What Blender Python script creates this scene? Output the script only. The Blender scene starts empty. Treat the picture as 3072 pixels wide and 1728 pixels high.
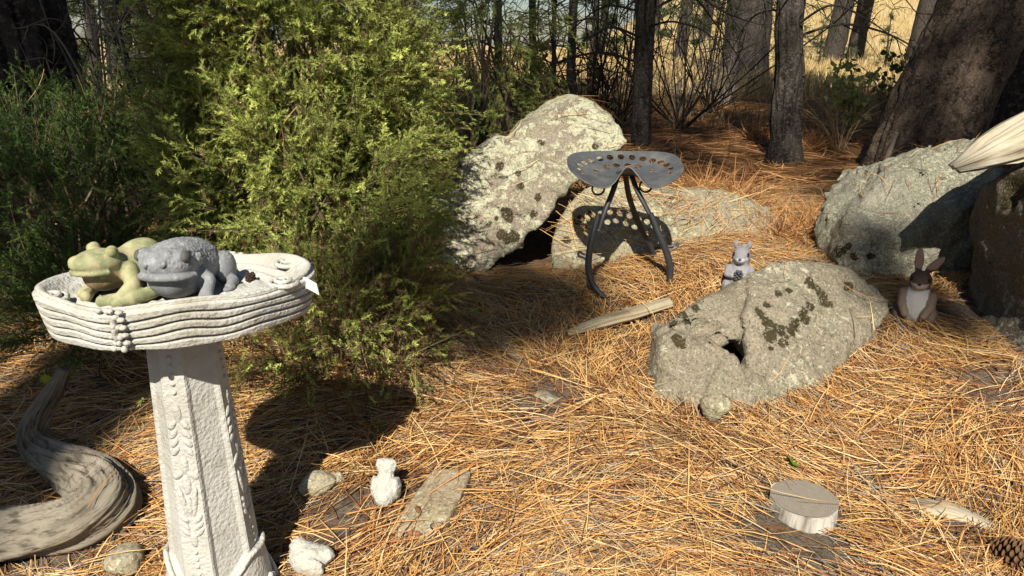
import bpy, bmesh, math
import numpy as np
from mathutils import Vector
from mathutils.bvhtree import BVHTree
sc = bpy.context.scene
COL = sc.collection
R = math.radians
rng = np.random.default_rng(7)

# ------------------------------------------------------------------ camera
PITCH = R(18.5); CAMZ = 1.10; FPX = 2194.0
cam = bpy.data.cameras.new('camera'); camo = bpy.data.objects.new('camera', cam); COL.objects.link(camo)
cam.sensor_width = 36.0; cam.lens = 36.0 * FPX / 3072.0
cam.clip_start = 0.02; cam.clip_end = 3000.0
camo.location = (0, 0, CAMZ); camo.rotation_euler = (math.pi/2 - PITCH, 0, 0)
sc.camera = camo

# ------------------------------------------------------------------ sky, sun, exposure
SUN_EL = R(43.6); SUN_AZ = R(9.5)           # shadows run away from the camera and 9.5 degrees to the right
to_sun = Vector((-math.sin(SUN_AZ)*math.cos(SUN_EL), -math.cos(SUN_AZ)*math.cos(SUN_EL), math.sin(SUN_EL)))
w = bpy.data.worlds.new('World'); sc.world = w; w.use_nodes = True
nt = w.node_tree; nt.nodes.clear()
sky = nt.nodes.new('ShaderNodeTexSky'); sky.sky_type = 'NISHITA'; sky.sun_disc = False
sky.sun_elevation = SUN_EL; sky.sun_rotation = R(189.5); sky.air_density = 1.0; sky.dust_density = 0.6; sky.ozone_density = 1.5
bg = nt.nodes.new('ShaderNodeBackground'); bg.inputs['Strength'].default_value = 0.05
wo = nt.nodes.new('ShaderNodeOutputWorld')
nt.links.new(sky.outputs[0], bg.inputs[0]); nt.links.new(bg.outputs[0], wo.inputs[0])
sl = bpy.data.lights.new('sun', 'SUN'); sl.energy = 5.0; sl.angle = R(0.53); sl.color = (1.0, 0.955, 0.875)
so = bpy.data.objects.new('sun', sl); COL.objects.link(so)
so.rotation_euler = (-to_sun).to_track_quat('-Z', 'Y').to_euler()
sc.view_settings.view_transform = 'Standard'; sc.view_settings.look = 'None'
sc.view_settings.exposure = 0.52; sc.view_settings.gamma = 1.0; sc.view_settings.use_curve_mapping = False
sc.cycles.max_bounces = 6; sc.cycles.diffuse_bounces = 1; sc.cycles.glossy_bounces = 2
sc.cycles.transmission_bounces = 3; sc.cycles.transparent_max_bounces = 4
sc.cycles.caustics_reflective = False; sc.cycles.caustics_refractive = False

# ------------------------------------------------------------------ photo measurements -> world points
CP, SP = math.cos(PITCH), math.sin(PITCH)
def ray(px, py):
    a = (px - 1536.0)/FPX; b = (864.0 - py)/FPX
    return np.array((a, CP + b*SP, -SP + b*CP))
def P(px, py, Y):
    d = ray(px, py); t = Y/d[1]
    return np.array((d[0]*t, Y, CAMZ + d[2]*t))

# ------------------------------------------------------------------ noise
_pr = np.random.default_rng(11)
_G = _pr.normal(size=(4096, 3)); _G /= np.linalg.norm(_G, axis=1)[:, None]
def _h(i, j, k):
    n = (i*73856093) ^ (j*19349663) ^ (k*83492791)
    n = (n ^ (n >> 13))*1274126177
    return (n ^ (n >> 16)) & 4095
def noise(p):
    p = np.asarray(p, float); i = np.floor(p).astype(np.int64); f = p - i
    u = f*f*f*(f*(f*6-15)+10); out = 0.0
    for dx in (0, 1):
        for dy in (0, 1):
            for dz in (0, 1):
                g = _G[_h(i[..., 0]+dx, i[..., 1]+dy, i[..., 2]+dz)]
                d = (g*(f - np.array((dx, dy, dz)))).sum(-1)
                wx = u[..., 0] if dx else 1-u[..., 0]
                wy = u[..., 1] if dy else 1-u[..., 1]
                wz = u[..., 2] if dz else 1-u[..., 2]
                out = out + d*wx*wy*wz
    return out*1.5
def fbm(p, oct=4, gain=.5):
    a, s, o = 1.0, 0.0, np.asarray(p, float)
    for q in range(oct):
        s = s + a*noise(o + 17.3*q); a *= gain; o = o*2.03
    return s
def xyz0(x, y, s, off=0.0):
    x = np.asarray(x, float); y = np.asarray(y, float)
    return np.stack([x*s+off, y*s+off*1.7, np.zeros_like(x)+off], -1)

# ------------------------------------------------------------------ mesh helpers
def mk(name, V, F, m=None, parent=None, smooth=True, col=None, gc=None, extra=None):
    me = bpy.data.meshes.new(name)
    V = np.ascontiguousarray(V, np.float32).reshape(-1, 3)
    if not isinstance(F, (list, tuple)): F = [F]
    F = [np.ascontiguousarray(f, np.int32) for f in F if len(f)]
    me.vertices.add(len(V)); me.vertices.foreach_set('co', V.ravel())
    nl = sum(f.size for f in F); nf = sum(len(f) for f in F)
    me.loops.add(nl); me.polygons.add(nf)
    me.loops.foreach_set('vertex_index', np.concatenate([f.ravel() for f in F]))
    tot = np.concatenate([np.full(len(f), f.shape[1], np.int32) for f in F])
    st = np.concatenate([[0], np.cumsum(tot)[:-1]]).astype(np.int32)
    me.polygons.foreach_set('loop_start', st)
    me.polygons.foreach_set('use_smooth', np.full(nf, bool(smooth)))
    if col is not None:
        c = np.ones((len(V), 4), np.float32); c[:, :3] = col
        a = me.color_attributes.new('Col', 'FLOAT_COLOR', 'POINT'); a.data.foreach_set('color', c.ravel())
    if gc is not None:
        a = me.attributes.new('gc', 'FLOAT_VECTOR', 'POINT'); a.data.foreach_set('vector', np.ascontiguousarray(gc, np.float32).ravel())
    if extra:
        for k, v in extra.items():
            a = me.attributes.new(k, 'FLOAT', 'POINT'); a.data.foreach_set('value', np.ascontiguousarray(v, np.float32))
    me.update(); me.validate()
    if m: me.materials.append(m)
    o = bpy.data.objects.new(name, me); COL.objects.link(o)
    if parent is not None: o.parent = parent
    return o
def tag(o, label=None, cat=None, group=None, kind=None):
    if label: o['label'] = label
    if cat: o['category'] = cat
    if group: o['group'] = group
    if kind: o['kind'] = kind
    return o
def empty(name, loc=(0, 0, 0), rz=0.0):
    o = bpy.data.objects.new(name, None); COL.objects.link(o)
    o.location = tuple(float(v) for v in loc); o.rotation_euler = (0, 0, rz); o.empty_display_size = .05
    return o
def copy_tree(o, parent=None):
    c = o.copy(); COL.objects.link(c); c.parent = parent
    for ch in list(o.children): copy_tree(ch, c)
    return c
def nrm(v):
    v = np.asarray(v, float); return v/np.maximum(np.linalg.norm(v, axis=-1, keepdims=True), 1e-9)
class Bag:
    """collects pieces that make up one mesh"""
    def __init__(s): s.V = []; s.F = {3: [], 4: []}; s.C = []; s.G = []; s.n = 0
    def add(s, V, F, col=None, gc=None):
        V = np.asarray(V, float).reshape(-1, 3); F = np.asarray(F, np.int64)
        s.V.append(V); s.F[F.shape[1]].append(F + s.n)
        s.C.append(np.broadcast_to(np.asarray(col if col is not None else (1, 1, 1), float), V.shape))
        s.G.append(gc if gc is not None else V); s.n += len(V)
    def obj(s, name, m, parent=None, smooth=True):
        F = [np.concatenate(f) for f in s.F.values() if f]
        return mk(name, np.concatenate(s.V), F, m, parent, smooth, np.concatenate(s.C), np.concatenate(s.G))
def spline(pts, n):
    p = np.asarray(pts, float)
    q = np.vstack([2*p[0]-p[1], p, 2*p[-1]-p[-2]])
    t = np.linspace(0, len(p)-1-1e-9, n); i = t.astype(int); f = (t-i)[:, None]
    a, b, c, d = q[i], q[i+1], q[i+2], q[i+3]
    return .5*((2*b)+(c-a)*f+(2*a-5*b+4*c-d)*f**2+(-a+3*b-3*c+d)*f**3)
def frames(pt, ref=None):
    T = nrm(np.gradient(pt, axis=0)); N = np.zeros_like(T)
    r = np.array((0, 0, 1.0)) if ref is None else np.asarray(ref, float)
    if abs(T[0] @ r) > .95: r = np.array((1.0, 0, 0))
    n = nrm(r - T[0]*(T[0] @ r)); N[0] = n
    for i in range(1, len(pt)):
        n = nrm(n - T[i]*(T[i] @ n)); N[i] = n
    return T, N, np.cross(T, N)
def gridF(nr, ns, closed=True):
    i = np.arange(nr-1)[:, None]; j = np.arange(ns if closed else ns-1)[None, :]; k = (j+1) % ns
    return np.stack([i*ns+j, i*ns+k, (i+1)*ns+k, (i+1)*ns+j], -1).reshape(-1, 4)
def tube(pts, rad, sides=5, n=None, flat=1.0, disp=None, ref=None, gs=1.0):
    """tapered tube along a spline; disp(theta, s, r) -> offset. returns V, F, gc"""
    pts = np.asarray(pts, float); n = n or len(pts)
    pt = spline(pts, n) if n != len(pts) else pts
    rr = np.interp(np.linspace(0, 1, n), np.linspace(0, 1, len(rad)), rad)
    T, N, B = frames(pt, ref); th = np.linspace(0, 2*math.pi, sides, endpoint=False)
    s = np.concatenate([[0], np.cumsum(np.linalg.norm(np.diff(pt, axis=0), axis=1))])
    TH, S = np.meshgrid(th, s); RR = np.repeat(rr[:, None], sides, 1)
    if disp is not None: RR = RR + disp(TH, S, RR)
    V = pt[:, None, :] + (np.cos(TH)*RR)[..., None]*N[:, None, :]*flat + (np.sin(TH)*RR)[..., None]*B[:, None, :]
    m = float(np.mean(rr))
    G = np.stack([np.cos(TH)*m, np.sin(TH)*m, S*gs], -1)
    V = V.reshape(-1, 3); F = gridF(n, sides)
    n0 = len(V); e0 = V[:sides]; e1 = V[-sides:]; G = G.reshape(-1, 3)
    V = np.vstack([V, e0, pt[0], e1, pt[-1]]); G = np.vstack([G, G[:sides], [0, 0, s[0]], G[-sides:], [0, 0, s[-1]]])
    j = np.arange(sides); k = (j+1) % sides
    caps = np.vstack([np.stack([np.full(sides, n0+sides), n0+k, n0+j], -1), np.stack([np.full(sides, n0+2*sides+1), n0+sides+1+j, n0+sides+1+k], -1)])
    return V, F, G, caps
def tube_obj(name, pts, rad, m, parent=None, **kw):
    V, F, G, C = tube(pts, rad, **kw)
    return mk(name, V, [F, C], m, parent, True, None, G)
def bag_tube(bag, pts, rad, col=None, **kw):
    V, F, G, C = tube(pts, rad, **kw); n0 = bag.n
    bag.add(V, F, col, G); bag.F[3].append(C + n0)
def ribbons(c, d, up, L, W, curve, seg=3, taper=.35, col=None):
    """N narrow curved blades centred at c along d (unit), 'up' about perpendicular"""
    N = len(c); t = np.linspace(-.5, .5, seg+1)
    side = nrm(np.cross(d, up))
    pos = c[:, None, :] + d[:, None, :]*(t[None, :, None]*L[:, None, None]) + (curve*L[:, None])[:, None, :]*((t**2-.08)[None, :, None])*2
    wt = np.ones(seg+1); wt[0] = .8; wt[-1] = taper
    off = side[:, None, :]*(W[:, None]*wt[None, :]*.5)[..., None]
    V = np.stack([pos-off, pos+off], 2).reshape(-1, 3)
    b = (np.arange(N)*(seg+1)*2)[:, None]; k = np.arange(seg)[None, :]*2
    F = np.stack([b+k, b+k+1, b+k+3, b+k+2], -1).reshape(-1, 4)
    C = None if col is None else np.repeat(col, (seg+1)*2, 0)
    return V, F, C
def spikes(base, d, L, W, side, col):
    """N single-triangle needles"""
    N = len(base); o = side*(W*.5)[:, None]
    V = np.stack([base-o, base+o, base+d*L[:, None]], 1).reshape(-1, 3)
    return V, np.arange(N*3).reshape(-1, 3), np.repeat(col, 3, 0)
def rand_unit(n, g=None):
    v = (g or rng).normal(size=(n, 3)); return nrm(v)

# ------------------------------------------------------------------ signed distance sculpting
def rotm(rx=0, ry=0, rz=0):
    from mathutils import Euler
    return np.array(Euler((R(rx), R(ry), R(rz))).to_matrix())
def ell(c, r, rot=(0, 0, 0)):
    c = np.array(c, float); r = np.array(r, float); M = rotm(*rot)
    def f(p):
        q = (p-c) @ M
        k0 = np.linalg.norm(q/r, axis=1); k1 = np.linalg.norm(q/(r*r), axis=1)
        return k0*(k0-1)/np.maximum(k1, 1e-6)
    return f
def cap(a, b, ra, rb=None):
    a = np.array(a, float); b = np.array(b, float); rb = ra if rb is None else rb; ab = b-a
    def f(p):
        t = np.clip(((p-a) @ ab)/(ab @ ab), 0, 1)
        return np.linalg.norm(p-a-t[:, None]*ab, axis=1)-(ra+(rb-ra)*t)
    return f
def chain(pts, rads):
    fs = [cap(pts[i], pts[i+1], rads[i], rads[i+1]) for i in range(len(pts)-1)]
    return lambda p: np.min([f(p) for f in fs], axis=0)
def smin(a, b, k):
    h = np.clip(.5+.5*(b-a)/k, 0, 1); return b+(a-b)*h-k*h*(1-h)
def smax(a, b, k): return -smin(-a, -b, k)
def blend(prims, cuts=()):
    def f(p):
        d = prims[0][0](p)
        for g, k in prims[1:]: d = smin(d, g(p), k)
        for g, k in cuts: d = smax(d, -g(p), k)
        return d
    return f
def hull(pts, k=60.0):
    bm = bmesh.new()
    for q in pts: bm.verts.new(tuple(float(v) for v in q))
    r = bmesh.ops.convex_hull(bm, input=bm.verts[:]); bm.normal_update()
    ns, ds = [], []; cen = np.mean(np.array(pts), 0)
    for fc in bm.faces:
        n = np.array(fc.normal); d = n @ np.array(fc.verts[0].co)
        if n @ cen > d: n, d = -n, -d
        if np.linalg.norm(n) < .5: continue
        if any(n @ m > .995 and abs(d-e) < .01 for m, e in zip(ns, ds)): continue
        ns.append(n); ds.append(d)
    bm.free(); ns = np.array(ns); ds = np.array(ds)
    def f(p):
        q = p @ ns.T - ds; m = q.max(1)
        return m + np.log(np.exp(np.clip(k*(q-m[:, None]), -50, 0)).sum(1))/k
    return f
def trace(f, px, py, a=1.2, b=5.0, push=0.0):
    d = ray(px, py); d = d/np.linalg.norm(d); t = np.linspace(a, b, 1500); q = np.array((0, 0, CAMZ))+d*t[:, None]
    i = np.nonzero(f(q) < 0)[0]; k = i[0] if len(i) else 700
    return q[k]+d*push
def tchain(f, L, rads, push=0.0): return chain([trace(f, x, y, push=push) for x, y in L], rads)
def nets(f, lo, hi, h):
    lo = np.array(lo, float); hi = np.array(hi, float)
    n = np.ceil((hi-lo)/h).astype(int)+1
    ax = [lo[i]+np.arange(n[i])*h for i in range(3)]
    X = np.stack(np.meshgrid(*ax, indexing='ij'), -1).reshape(-1, 3)
    B = 4; nb = (n+B-1)//B                                  # coarse pass: only cells near the surface are sampled finely
    cc = np.stack(np.meshgrid(*[lo[i]+(np.arange(nb[i])*B+(B-1)/2)*h for i in range(3)], indexing='ij'), -1).reshape(-1, 3)
    Dc = f(cc).reshape(nb)
    D = np.repeat(np.repeat(np.repeat(Dc, B, 0), B, 1), B, 2)[:n[0], :n[1], :n[2]].ravel().copy()
    ix = np.nonzero(np.abs(D) < B*h*1.35+(.08 if h > .006 else .004))[0]
    for i in range(0, len(ix), 200000): D[ix[i:i+200000]] = f(X[ix[i:i+200000]])
    D = D.reshape(n)
    S = D < 0
    c = [(0,0,0),(1,0,0),(0,1,0),(1,1,0),(0,0,1),(1,0,1),(0,1,1),(1,1,1)]
    sub = lambda A, q: A[q[0]:n[0]-1+q[0], q[1]:n[1]-1+q[1], q[2]:n[2]-1+q[2]]
    cnt = sum(sub(S, q).astype(int) for q in c); act = (cnt > 0) & (cnt < 8)
    idx = np.full(act.shape, -1, np.int64); A = np.argwhere(act); idx[act] = np.arange(len(A))
    acc = np.zeros((len(A), 3)); num = np.zeros(len(A))
    for a in range(8):
        for b in range(a+1, 8):
            qa, qb = np.array(c[a]), np.array(c[b])
            if np.abs(qa-qb).sum() != 1: continue
            da = sub(D, qa)[act]; db = sub(D, qb)[act]; m = (da < 0) != (db < 0)
            t = np.where(m, da/np.where(m, da-db, 1), 0)
            acc += np.where(m[:, None], qa+(qb-qa)*t[:, None], 0); num += m
    V = lo + (A + acc/num[:, None])*h
    Q = []
    for ax_ in range(3):
        u, v = (ax_+1) % 3, (ax_+2) % 3
        sl0 = [slice(None)]*3; sl1 = [slice(None)]*3
        sl0[ax_] = slice(0, n[ax_]-1); sl1[ax_] = slice(1, n[ax_])
        s0 = S[tuple(sl0)]; s1 = S[tuple(sl1)]
        E = np.argwhere(s0 != s1)
        E = E[(E[:, u] > 0) & (E[:, v] > 0) & (E[:, u] < n[u]-1) & (E[:, v] < n[v]-1)]
        if not len(E): continue
        flip = s1[tuple(E.T)]
        def cell(du, dv):
            e = E.copy(); e[:, u] += du; e[:, v] += dv; return idx[tuple(e.T)]
        q = np.stack([cell(-1, -1), cell(0, -1), cell(0, 0), cell(-1, 0)], -1)
        q[flip] = q[flip][:, ::-1]; Q.append(q)
    Q = np.concatenate(Q); Q = Q[(Q >= 0).all(1)]
    return V, Q
def vnormals(V, Q):
    n = np.cross(V[Q[:, 2]]-V[Q[:, 0]], V[Q[:, 3]]-V[Q[:, 1]]); N = np.zeros_like(V)
    for i in range(4): np.add.at(N, Q[:, i], n)
    return nrm(N)
def worley(V, s, seed=0):
    q = V*s+seed*1.37; i = np.floor(q).astype(int); best = np.full(len(V), 9.0)
    for dx in (-1, 0, 1):
        for dy in (-1, 0, 1):
            for dz in (-1, 0, 1):
                c = i+np.array((dx, dy, dz)); h = _h(c[:, 0], c[:, 1], c[:, 2])
                best = np.minimum(best, ((c+.5+.45*_G[h]-q)**2).sum(1))
    return np.sqrt(best)
def facet(V, s, seed=0):
    """flat broken facets: height of the tilted plane that belongs to the nearest cell"""
    q = V*s+seed*1.37; i = np.floor(q).astype(int); best = np.full(len(V), 9.0); out = np.zeros(len(V))
    for dx in (-1, 0, 1):
        for dy in (-1, 0, 1):
            for dz in (-1, 0, 1):
                c = i+np.array((dx, dy, dz)); h = _h(c[:, 0], c[:, 1], c[:, 2]); r = q-(c+.5+.45*_G[h])
                dd = (r**2).sum(1); m = dd < best; best[m] = dd[m]; out[m] = (r*_G[(h*7+13) & 4095]).sum(1)[m]
    return out
def bvh_of(objs):
    vs, fs = [], []; n = 0
    for o in objs:
        M = np.array(o.matrix_world); me = o.data
        co = np.empty(len(me.vertices)*3, np.float32); me.vertices.foreach_get('co', co); co = co.reshape(-1, 3)
        loc = np.array(o.location)
        co = co @ np.array(o.rotation_euler.to_matrix()).T + loc
        vs.append(co); fs += [[v+n for v in p.vertices] for p in me.polygons]; n += len(co)
    return BVHTree.FromPolygons(np.concatenate(vs).tolist(), fs)
# ------------------------------------------------------------------ materials (procedural)
class NB:
    def __init__(s, name):
        s.m = bpy.data.materials.new(name); s.m.use_nodes = True; s.t = s.m.node_tree; s.t.nodes.clear()
        s.out = s.n('ShaderNodeOutputMaterial')
    def n(s, ty, **kw):
        x = s.t.nodes.new(ty)
        for k, v in kw.items(): setattr(x, k, v)
        return x
    def put(s, sock, v):
        if hasattr(v, 'is_output'): s.t.links.new(v, sock)
        elif isinstance(v, (tuple, list)): sock.default_value = (*v, 1.0) if len(v) == 3 and len(sock.default_value) == 4 else v
        else: sock.default_value = v
    def coord(s, kind='Object'): return s.n('ShaderNodeTexCoord').outputs[kind]
    def attr(s, name, what='Vector'): return s.n('ShaderNodeAttribute', attribute_name=name).outputs[what]
    def scale(s, v, sc_, loc=(0, 0, 0)):
        x = s.n('ShaderNodeMapping'); s.put(x.inputs[0], v); x.inputs['Scale'].default_value = sc_ if isinstance(sc_, tuple) else (sc_,)*3
        x.inputs['Location'].default_value = loc; return x.outputs[0]
    def noise(s, v, sc_, det=4, rough=.55, dist=0.0):
        x = s.n('ShaderNodeTexNoise'); s.put(x.inputs['Vector'], v); x.inputs['Scale'].default_value = sc_
        x.inputs['Detail'].default_value = det; x.inputs['Roughness'].default_value = rough; x.inputs['Distortion'].default_value = dist
        return x.outputs['Fac']
    def voro(s, v, sc_, feature='F1', out='Distance', rand=1.0):
        x = s.n('ShaderNodeTexVoronoi', feature=feature); s.put(x.inputs['Vector'], v); x.inputs['Scale'].default_value = sc_
        x.inputs['Randomness'].default_value = rand; return x.outputs[out]
    def ramp(s, f, stops):
        x = s.n('ShaderNodeValToRGB'); s.put(x.inputs[0], f); e = x.color_ramp.elements
        while len(e) < len(stops): e.new(.5)
        for q, (p, c) in zip(e, stops):
            q.position = p; q.color = (c, c, c, 1) if not isinstance(c, tuple) else (*c, 1)
        return x.outputs[0]
    def mix(s, f, a, b, mode='MIX'):
        x = s.n('ShaderNodeMix', data_type='RGBA', blend_type=mode); s.put(x.inputs[0], f); s.put(x.inputs[6], a); s.put(x.inputs[7], b); return x.outputs[2]
    def math(s, op, a, b=0.0, clamp=False):
        x = s.n('ShaderNodeMath', operation=op, use_clamp=clamp); s.put(x.inputs[0], a); s.put(x.inputs[1], b); return x.outputs[0]
    def bump(s, h, strength=.5, dist=.01, nrm_=None):
        x = s.n('ShaderNodeBump'); s.put(x.inputs['Height'], h); x.inputs['Strength'].default_value = strength; x.inputs['Distance'].default_value = dist
        if nrm_ is not None: s.put(x.inputs['Normal'], nrm_)
        return x.outputs[0]
    def bsdf(s, col, rough=.8, nrm_=None, metal=0.0, spec=.3, trans=None):
        x = s.n('ShaderNodeBsdfPrincipled'); s.put(x.inputs['Base Color'], col); s.put(x.inputs['Roughness'], rough)
        x.inputs['Metallic'].default_value = metal; s.put(x.inputs['Specular IOR Level'], spec)
        if nrm_ is not None: s.put(x.inputs['Normal'], nrm_)
        o = x.outputs[0]
        if trans is not None:
            t = s.n('ShaderNodeBsdfTranslucent'); s.put(t.inputs[0], trans[1])
            mx = s.n('ShaderNodeMixShader'); mx.inputs[0].default_value = trans[0]
            s.t.links.new(o, mx.inputs[1]); s.t.links.new(t.outputs[0], mx.inputs[2]); o = mx.outputs[0]
        s.t.links.new(o, s.out.inputs[0]); return s.m

def m_rock(name, base=(.20,.17,.13), dark=(.10,.085,.06), lichen=(.52,.52,.40), amount=.5, lscale=22, green=(.30,.31,.2), moss=(.035,.028,.012), bumpd=.012, grain=90):
    b = NB(name); v = b.coord()
    big = b.noise(v, 3.0, 5, .6); mid = b.noise(v, 14, 5, .65); fine = b.noise(v, grain, 3, .7)
    c = b.mix(b.ramp(big, [(.35, 0.0), (.65, 1.0)]), dark, base)
    c = b.mix(b.math('MULTIPLY', mid, .6), c, tuple(x*1.45 for x in base))
    c = b.mix(b.ramp(b.noise(v, 5, 3), [(.5, 0.0), (.62, .55)]), c, green)
    l1 = b.noise(v, lscale, 6, .72, .4); l2 = b.noise(v, 2.6, 3, .6)
    lm = b.math('ADD', l1, b.math('MULTIPLY', b.math('SUBTRACT', l2, .5), .55))
    lf = b.ramp(lm, [(.60-.22*amount, 0.0), (.66-.22*amount, 1.0)])
    vor = b.voro(b.scale(v, 1.0), lscale*1.1, 'F1', 'Color')
    lc = b.mix(b.ramp(b.noise(v, lscale*2.5, 3), [(.35, 0.0), (.65, 1.0)]), lichen, tuple(x*1.35 for x in lichen))
    lc = b.mix(.25, lc, b.mix(b.ramp(b.noise(v, 9, 2), [(.45, 0.), (.6, 1.)]), lichen, green))
    c = b.mix(lf, c, lc)
    c = b.mix(b.ramp(fine, [(.3, .55), (.5, 0.0)]), c, tuple(x*.55 for x in dark))
    ma = b.attr('moss', 'Fac'); mm = b.math('ADD', ma, b.math('MULTIPLY', b.math('SUBTRACT', b.noise(v, 45, 5, .75), .5), 1.7))
    mf = b.ramp(mm, [(.48, 0.0), (.56, 1.0)])
    c = b.mix(mf, c, b.mix(b.noise(v, 160, 2), tuple(x*.5 for x in moss), tuple(x*2.4 for x in moss)))
    grit = b.voro(v, grain*2.2, 'F1', 'Color'); gb = b.n('ShaderNodeRGBToBW'); b.put(gb.inputs[0], grit)
    c = b.mix(b.ramp(gb.outputs[0], [(.15, .55), (.35, 0.)]), c, tuple(x*.45 for x in dark)); c = b.mix(b.ramp(gb.outputs[0], [(.72, 0.), (.9, .6)]), c, tuple(min(.7, x*1.9) for x in base))
    h = b.math('ADD', b.math('MULTIPLY', mid, .6), b.math('MULTIPLY', fine, .5)); h = b.math('ADD', h, b.math('MULTIPLY', lf, .14)); h = b.math('ADD', h, b.math('MULTIPLY', gb.outputs[0], .16))
    h = b.math('ADD', h, b.math('MULTIPLY', mf, .25))
    return b.bsdf(c, .92, b.bump(h, .9, bumpd), spec=.15)
def m_concrete(name, c0=(.49,.47,.405), c1=(.57,.55,.485), bs=150, bd=.006, stain=(.36,.32,.245)):
    b = NB(name); v = b.coord()
    c = b.mix(b.noise(v, 9, 4), c0, c1); c = b.mix(b.ramp(b.noise(v, 5, 4, .65), [(.46, 0.), (.72, .85)]), c, stain); c = b.mix(b.ramp(b.noise(v, 16, 5, .7), [(.55, 0.), (.7, .5)]), c, (.27,.26,.17))
    c = b.mix(b.ramp(b.voro(v, 75), [(.05, .8), (.11, 0.)]), c, b.mix(b.ramp(b.noise(v, 12, 2), [(.55, 0.), (.6, 1.)]), c, (.14,.12,.09)))
    h = b.math('ADD', b.noise(v, bs, 2, .5), b.math('MULTIPLY', b.noise(v, bs*.35, 2), .8))
    return b.bsdf(c, .9, b.bump(h, .55, bd), spec=.15)
def m_bark(name, c0=(.035,.026,.02), c1=(.13,.10,.075), c2=(.22,.18,.15), sx=14.0, sz=.28, bd=.02):
    b = NB(name); v = b.scale(b.attr('gc'), (1, 1, sz))
    n1 = b.noise(v, sx, 5, .65, .8); n2 = b.noise(b.attr('gc'), sx*3.2, 4, .7)
    h = b.math('ADD', n1, b.math('MULTIPLY', n2, .45))
    c = b.mix(b.ramp(n1, [(.36, 0.), (.56, 1.)]), c0, c1); c = b.mix(b.ramp(n2, [(.5, 0.), (.68, .8)]), c, c2)
    return b.bsdf(c, .95, b.bump(h, 1.0, bd), spec=.1)
def m_wood(name, c0=(.10,.08,.055), c1=(.30,.25,.19), c2=(.42,.37,.29), sx=26., sz=.10, bd=.006):
    b = NB(name); g = b.attr('gc'); v = b.scale(g, (1, 1, sz))
    n1 = b.noise(v, sx, 5, .6, .5); n2 = b.noise(v, sx*4, 3, .6); n3 = b.noise(g, 7, 3)
    c = b.mix(b.ramp(n1, [(.34, 0.), (.5, 1.)]), c0, c1); c = b.mix(b.ramp(n3, [(.4, 0.), (.65, .8)]), c, c2)
    c = b.mix(b.ramp(n2, [(.33, .7), (.48, 0.)]), c, c0)
    return b.bsdf(c, .88, b.bump(b.math('ADD', n1, b.math('MULTIPLY', n2, .4)), .9, bd), spec=.15)
def m_col(name, rough=.6, spec=.25, trans=None, tcol=None, var=None):
    """colour comes from the per-piece attribute Col"""
    b = NB(name); c = b.attr('Col', 'Color')
    if var: c = b.mix(b.noise(b.coord(), var, 3), b.mix(.35, c, (0, 0, 0)), c)
    return b.bsdf(c, rough, b.bump(b.noise(b.scale(b.coord(), (1, 1, .35)), var*2.2, 3, .7), .8, .003) if var else None, spec=spec, trans=(trans, b.mix(1.0, c, tcol or (1.3, 1.35, .6), 'MULTIPLY')) if trans else None)
def m_plain(name, col, rough=.6, metal=0., spec=.3, nscale=60, amt=.3, bd=.001, dirt=None):
    b = NB(name); v = b.coord(); n = b.noise(v, nscale, 4, .6)
    c = b.mix(n, tuple(x*(1-amt) for x in col), tuple(min(1, x*(1+amt)) for x in col))
    if dirt: c = b.mix(b.ramp(b.noise(v, 14, 4, .65), [(.45, 0.), (.68, .75)]), c, dirt)
    return b.bsdf(c, rough, b.bump(n, .4, bd), metal, spec)
def m_ground():
    b = NB('soil'); v = b.coord('Object'); sep = b.n('ShaderNodeSeparateXYZ'); b.put(sep.inputs[0], v)
    n1 = b.noise(v, 3, 5, .6); n2 = b.noise(v, 40, 5, .7); n3 = b.noise(v, 150, 3, .7)
    soil = b.mix(b.ramp(n2, [(.35, 0.), (.65, 1.)]), (.075,.055,.038), (.20,.16,.115))
    soil = b.mix(b.ramp(n3, [(.3, .7), (.5, 0.)]), soil, (.05,.035,.025))
    soil = b.mix(b.ramp(b.noise(v, 22, 4, .7), [(.54, 0.), (.62, .8)]), soil, (.20,.085,.045))
    straw = b.mix(n2, (.11,.05,.022), (.22,.11,.045))
    mead = b.mix(b.noise(b.scale(v, (1.0, .35, 1.0)), 1.6, 6, .7), (.42,.30,.13), (.60,.46,.22))
    mead = b.mix(b.ramp(b.noise(v, .12, 4), [(.5, 0.), (.7, .5)]), mead, (.50,.36,.15))
    yy = b.math('ADD', sep.outputs[1], b.math('MULTIPLY', b.math('SUBTRACT', b.noise(v, .5, 3), .5), 5))
    f1 = b.n('ShaderNodeMapRange'); b.put(f1.inputs[0], yy); f1.inputs[1].default_value = 3.2; f1.inputs[2].default_value = 4.2
    f2 = b.n('ShaderNodeMapRange'); b.put(f2.inputs[0], yy); f2.inputs[1].default_value = 9.0; f2.inputs[2].default_value = 13.0
    c = b.mix(f1.outputs[0], soil, straw); c = b.mix(f2.outputs[0], c, mead)
    return b.bsdf(c, .95, b.bump(b.math('ADD', n2, n3), .8, .012), spec=.1)
M = {}
M['soil'] = m_ground()
M['needle'] = m_col('dry_needles', .55, .3, .12, (1.2, .9, .5))
M['grass'] = m_col('dry_grass', .6, .2, .25, (1.2, 1., .6))
M['leaf'] = m_col('leaves', .5, .3, .3)
M['juniper'] = m_col('juniper_needles', .5, .25, .28, (1.25, 1.3, .6))
M['pine'] = m_col('pine_needles', .5, .25, .15)
M['twig'] = m_col('twigs', .85, .15)
M['bits'] = m_col('litter_bits', .8, .15, var=160)
M['rockA'] = m_rock('lichen_rock', (.25,.205,.15), (.16,.13,.09), (.42,.405,.27), .78, 24, (.30,.29,.17))
M['rockB'] = m_rock('pale_rock', (.31,.265,.175), (.21,.175,.11), (.43,.40,.26), .45, 26, (.33,.31,.175))
M['rockC'] = m_rock('grey_rock', (.25,.213,.148), (.18,.15,.10), (.41,.38,.26), .26, 40, (.25,.235,.15))
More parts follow.
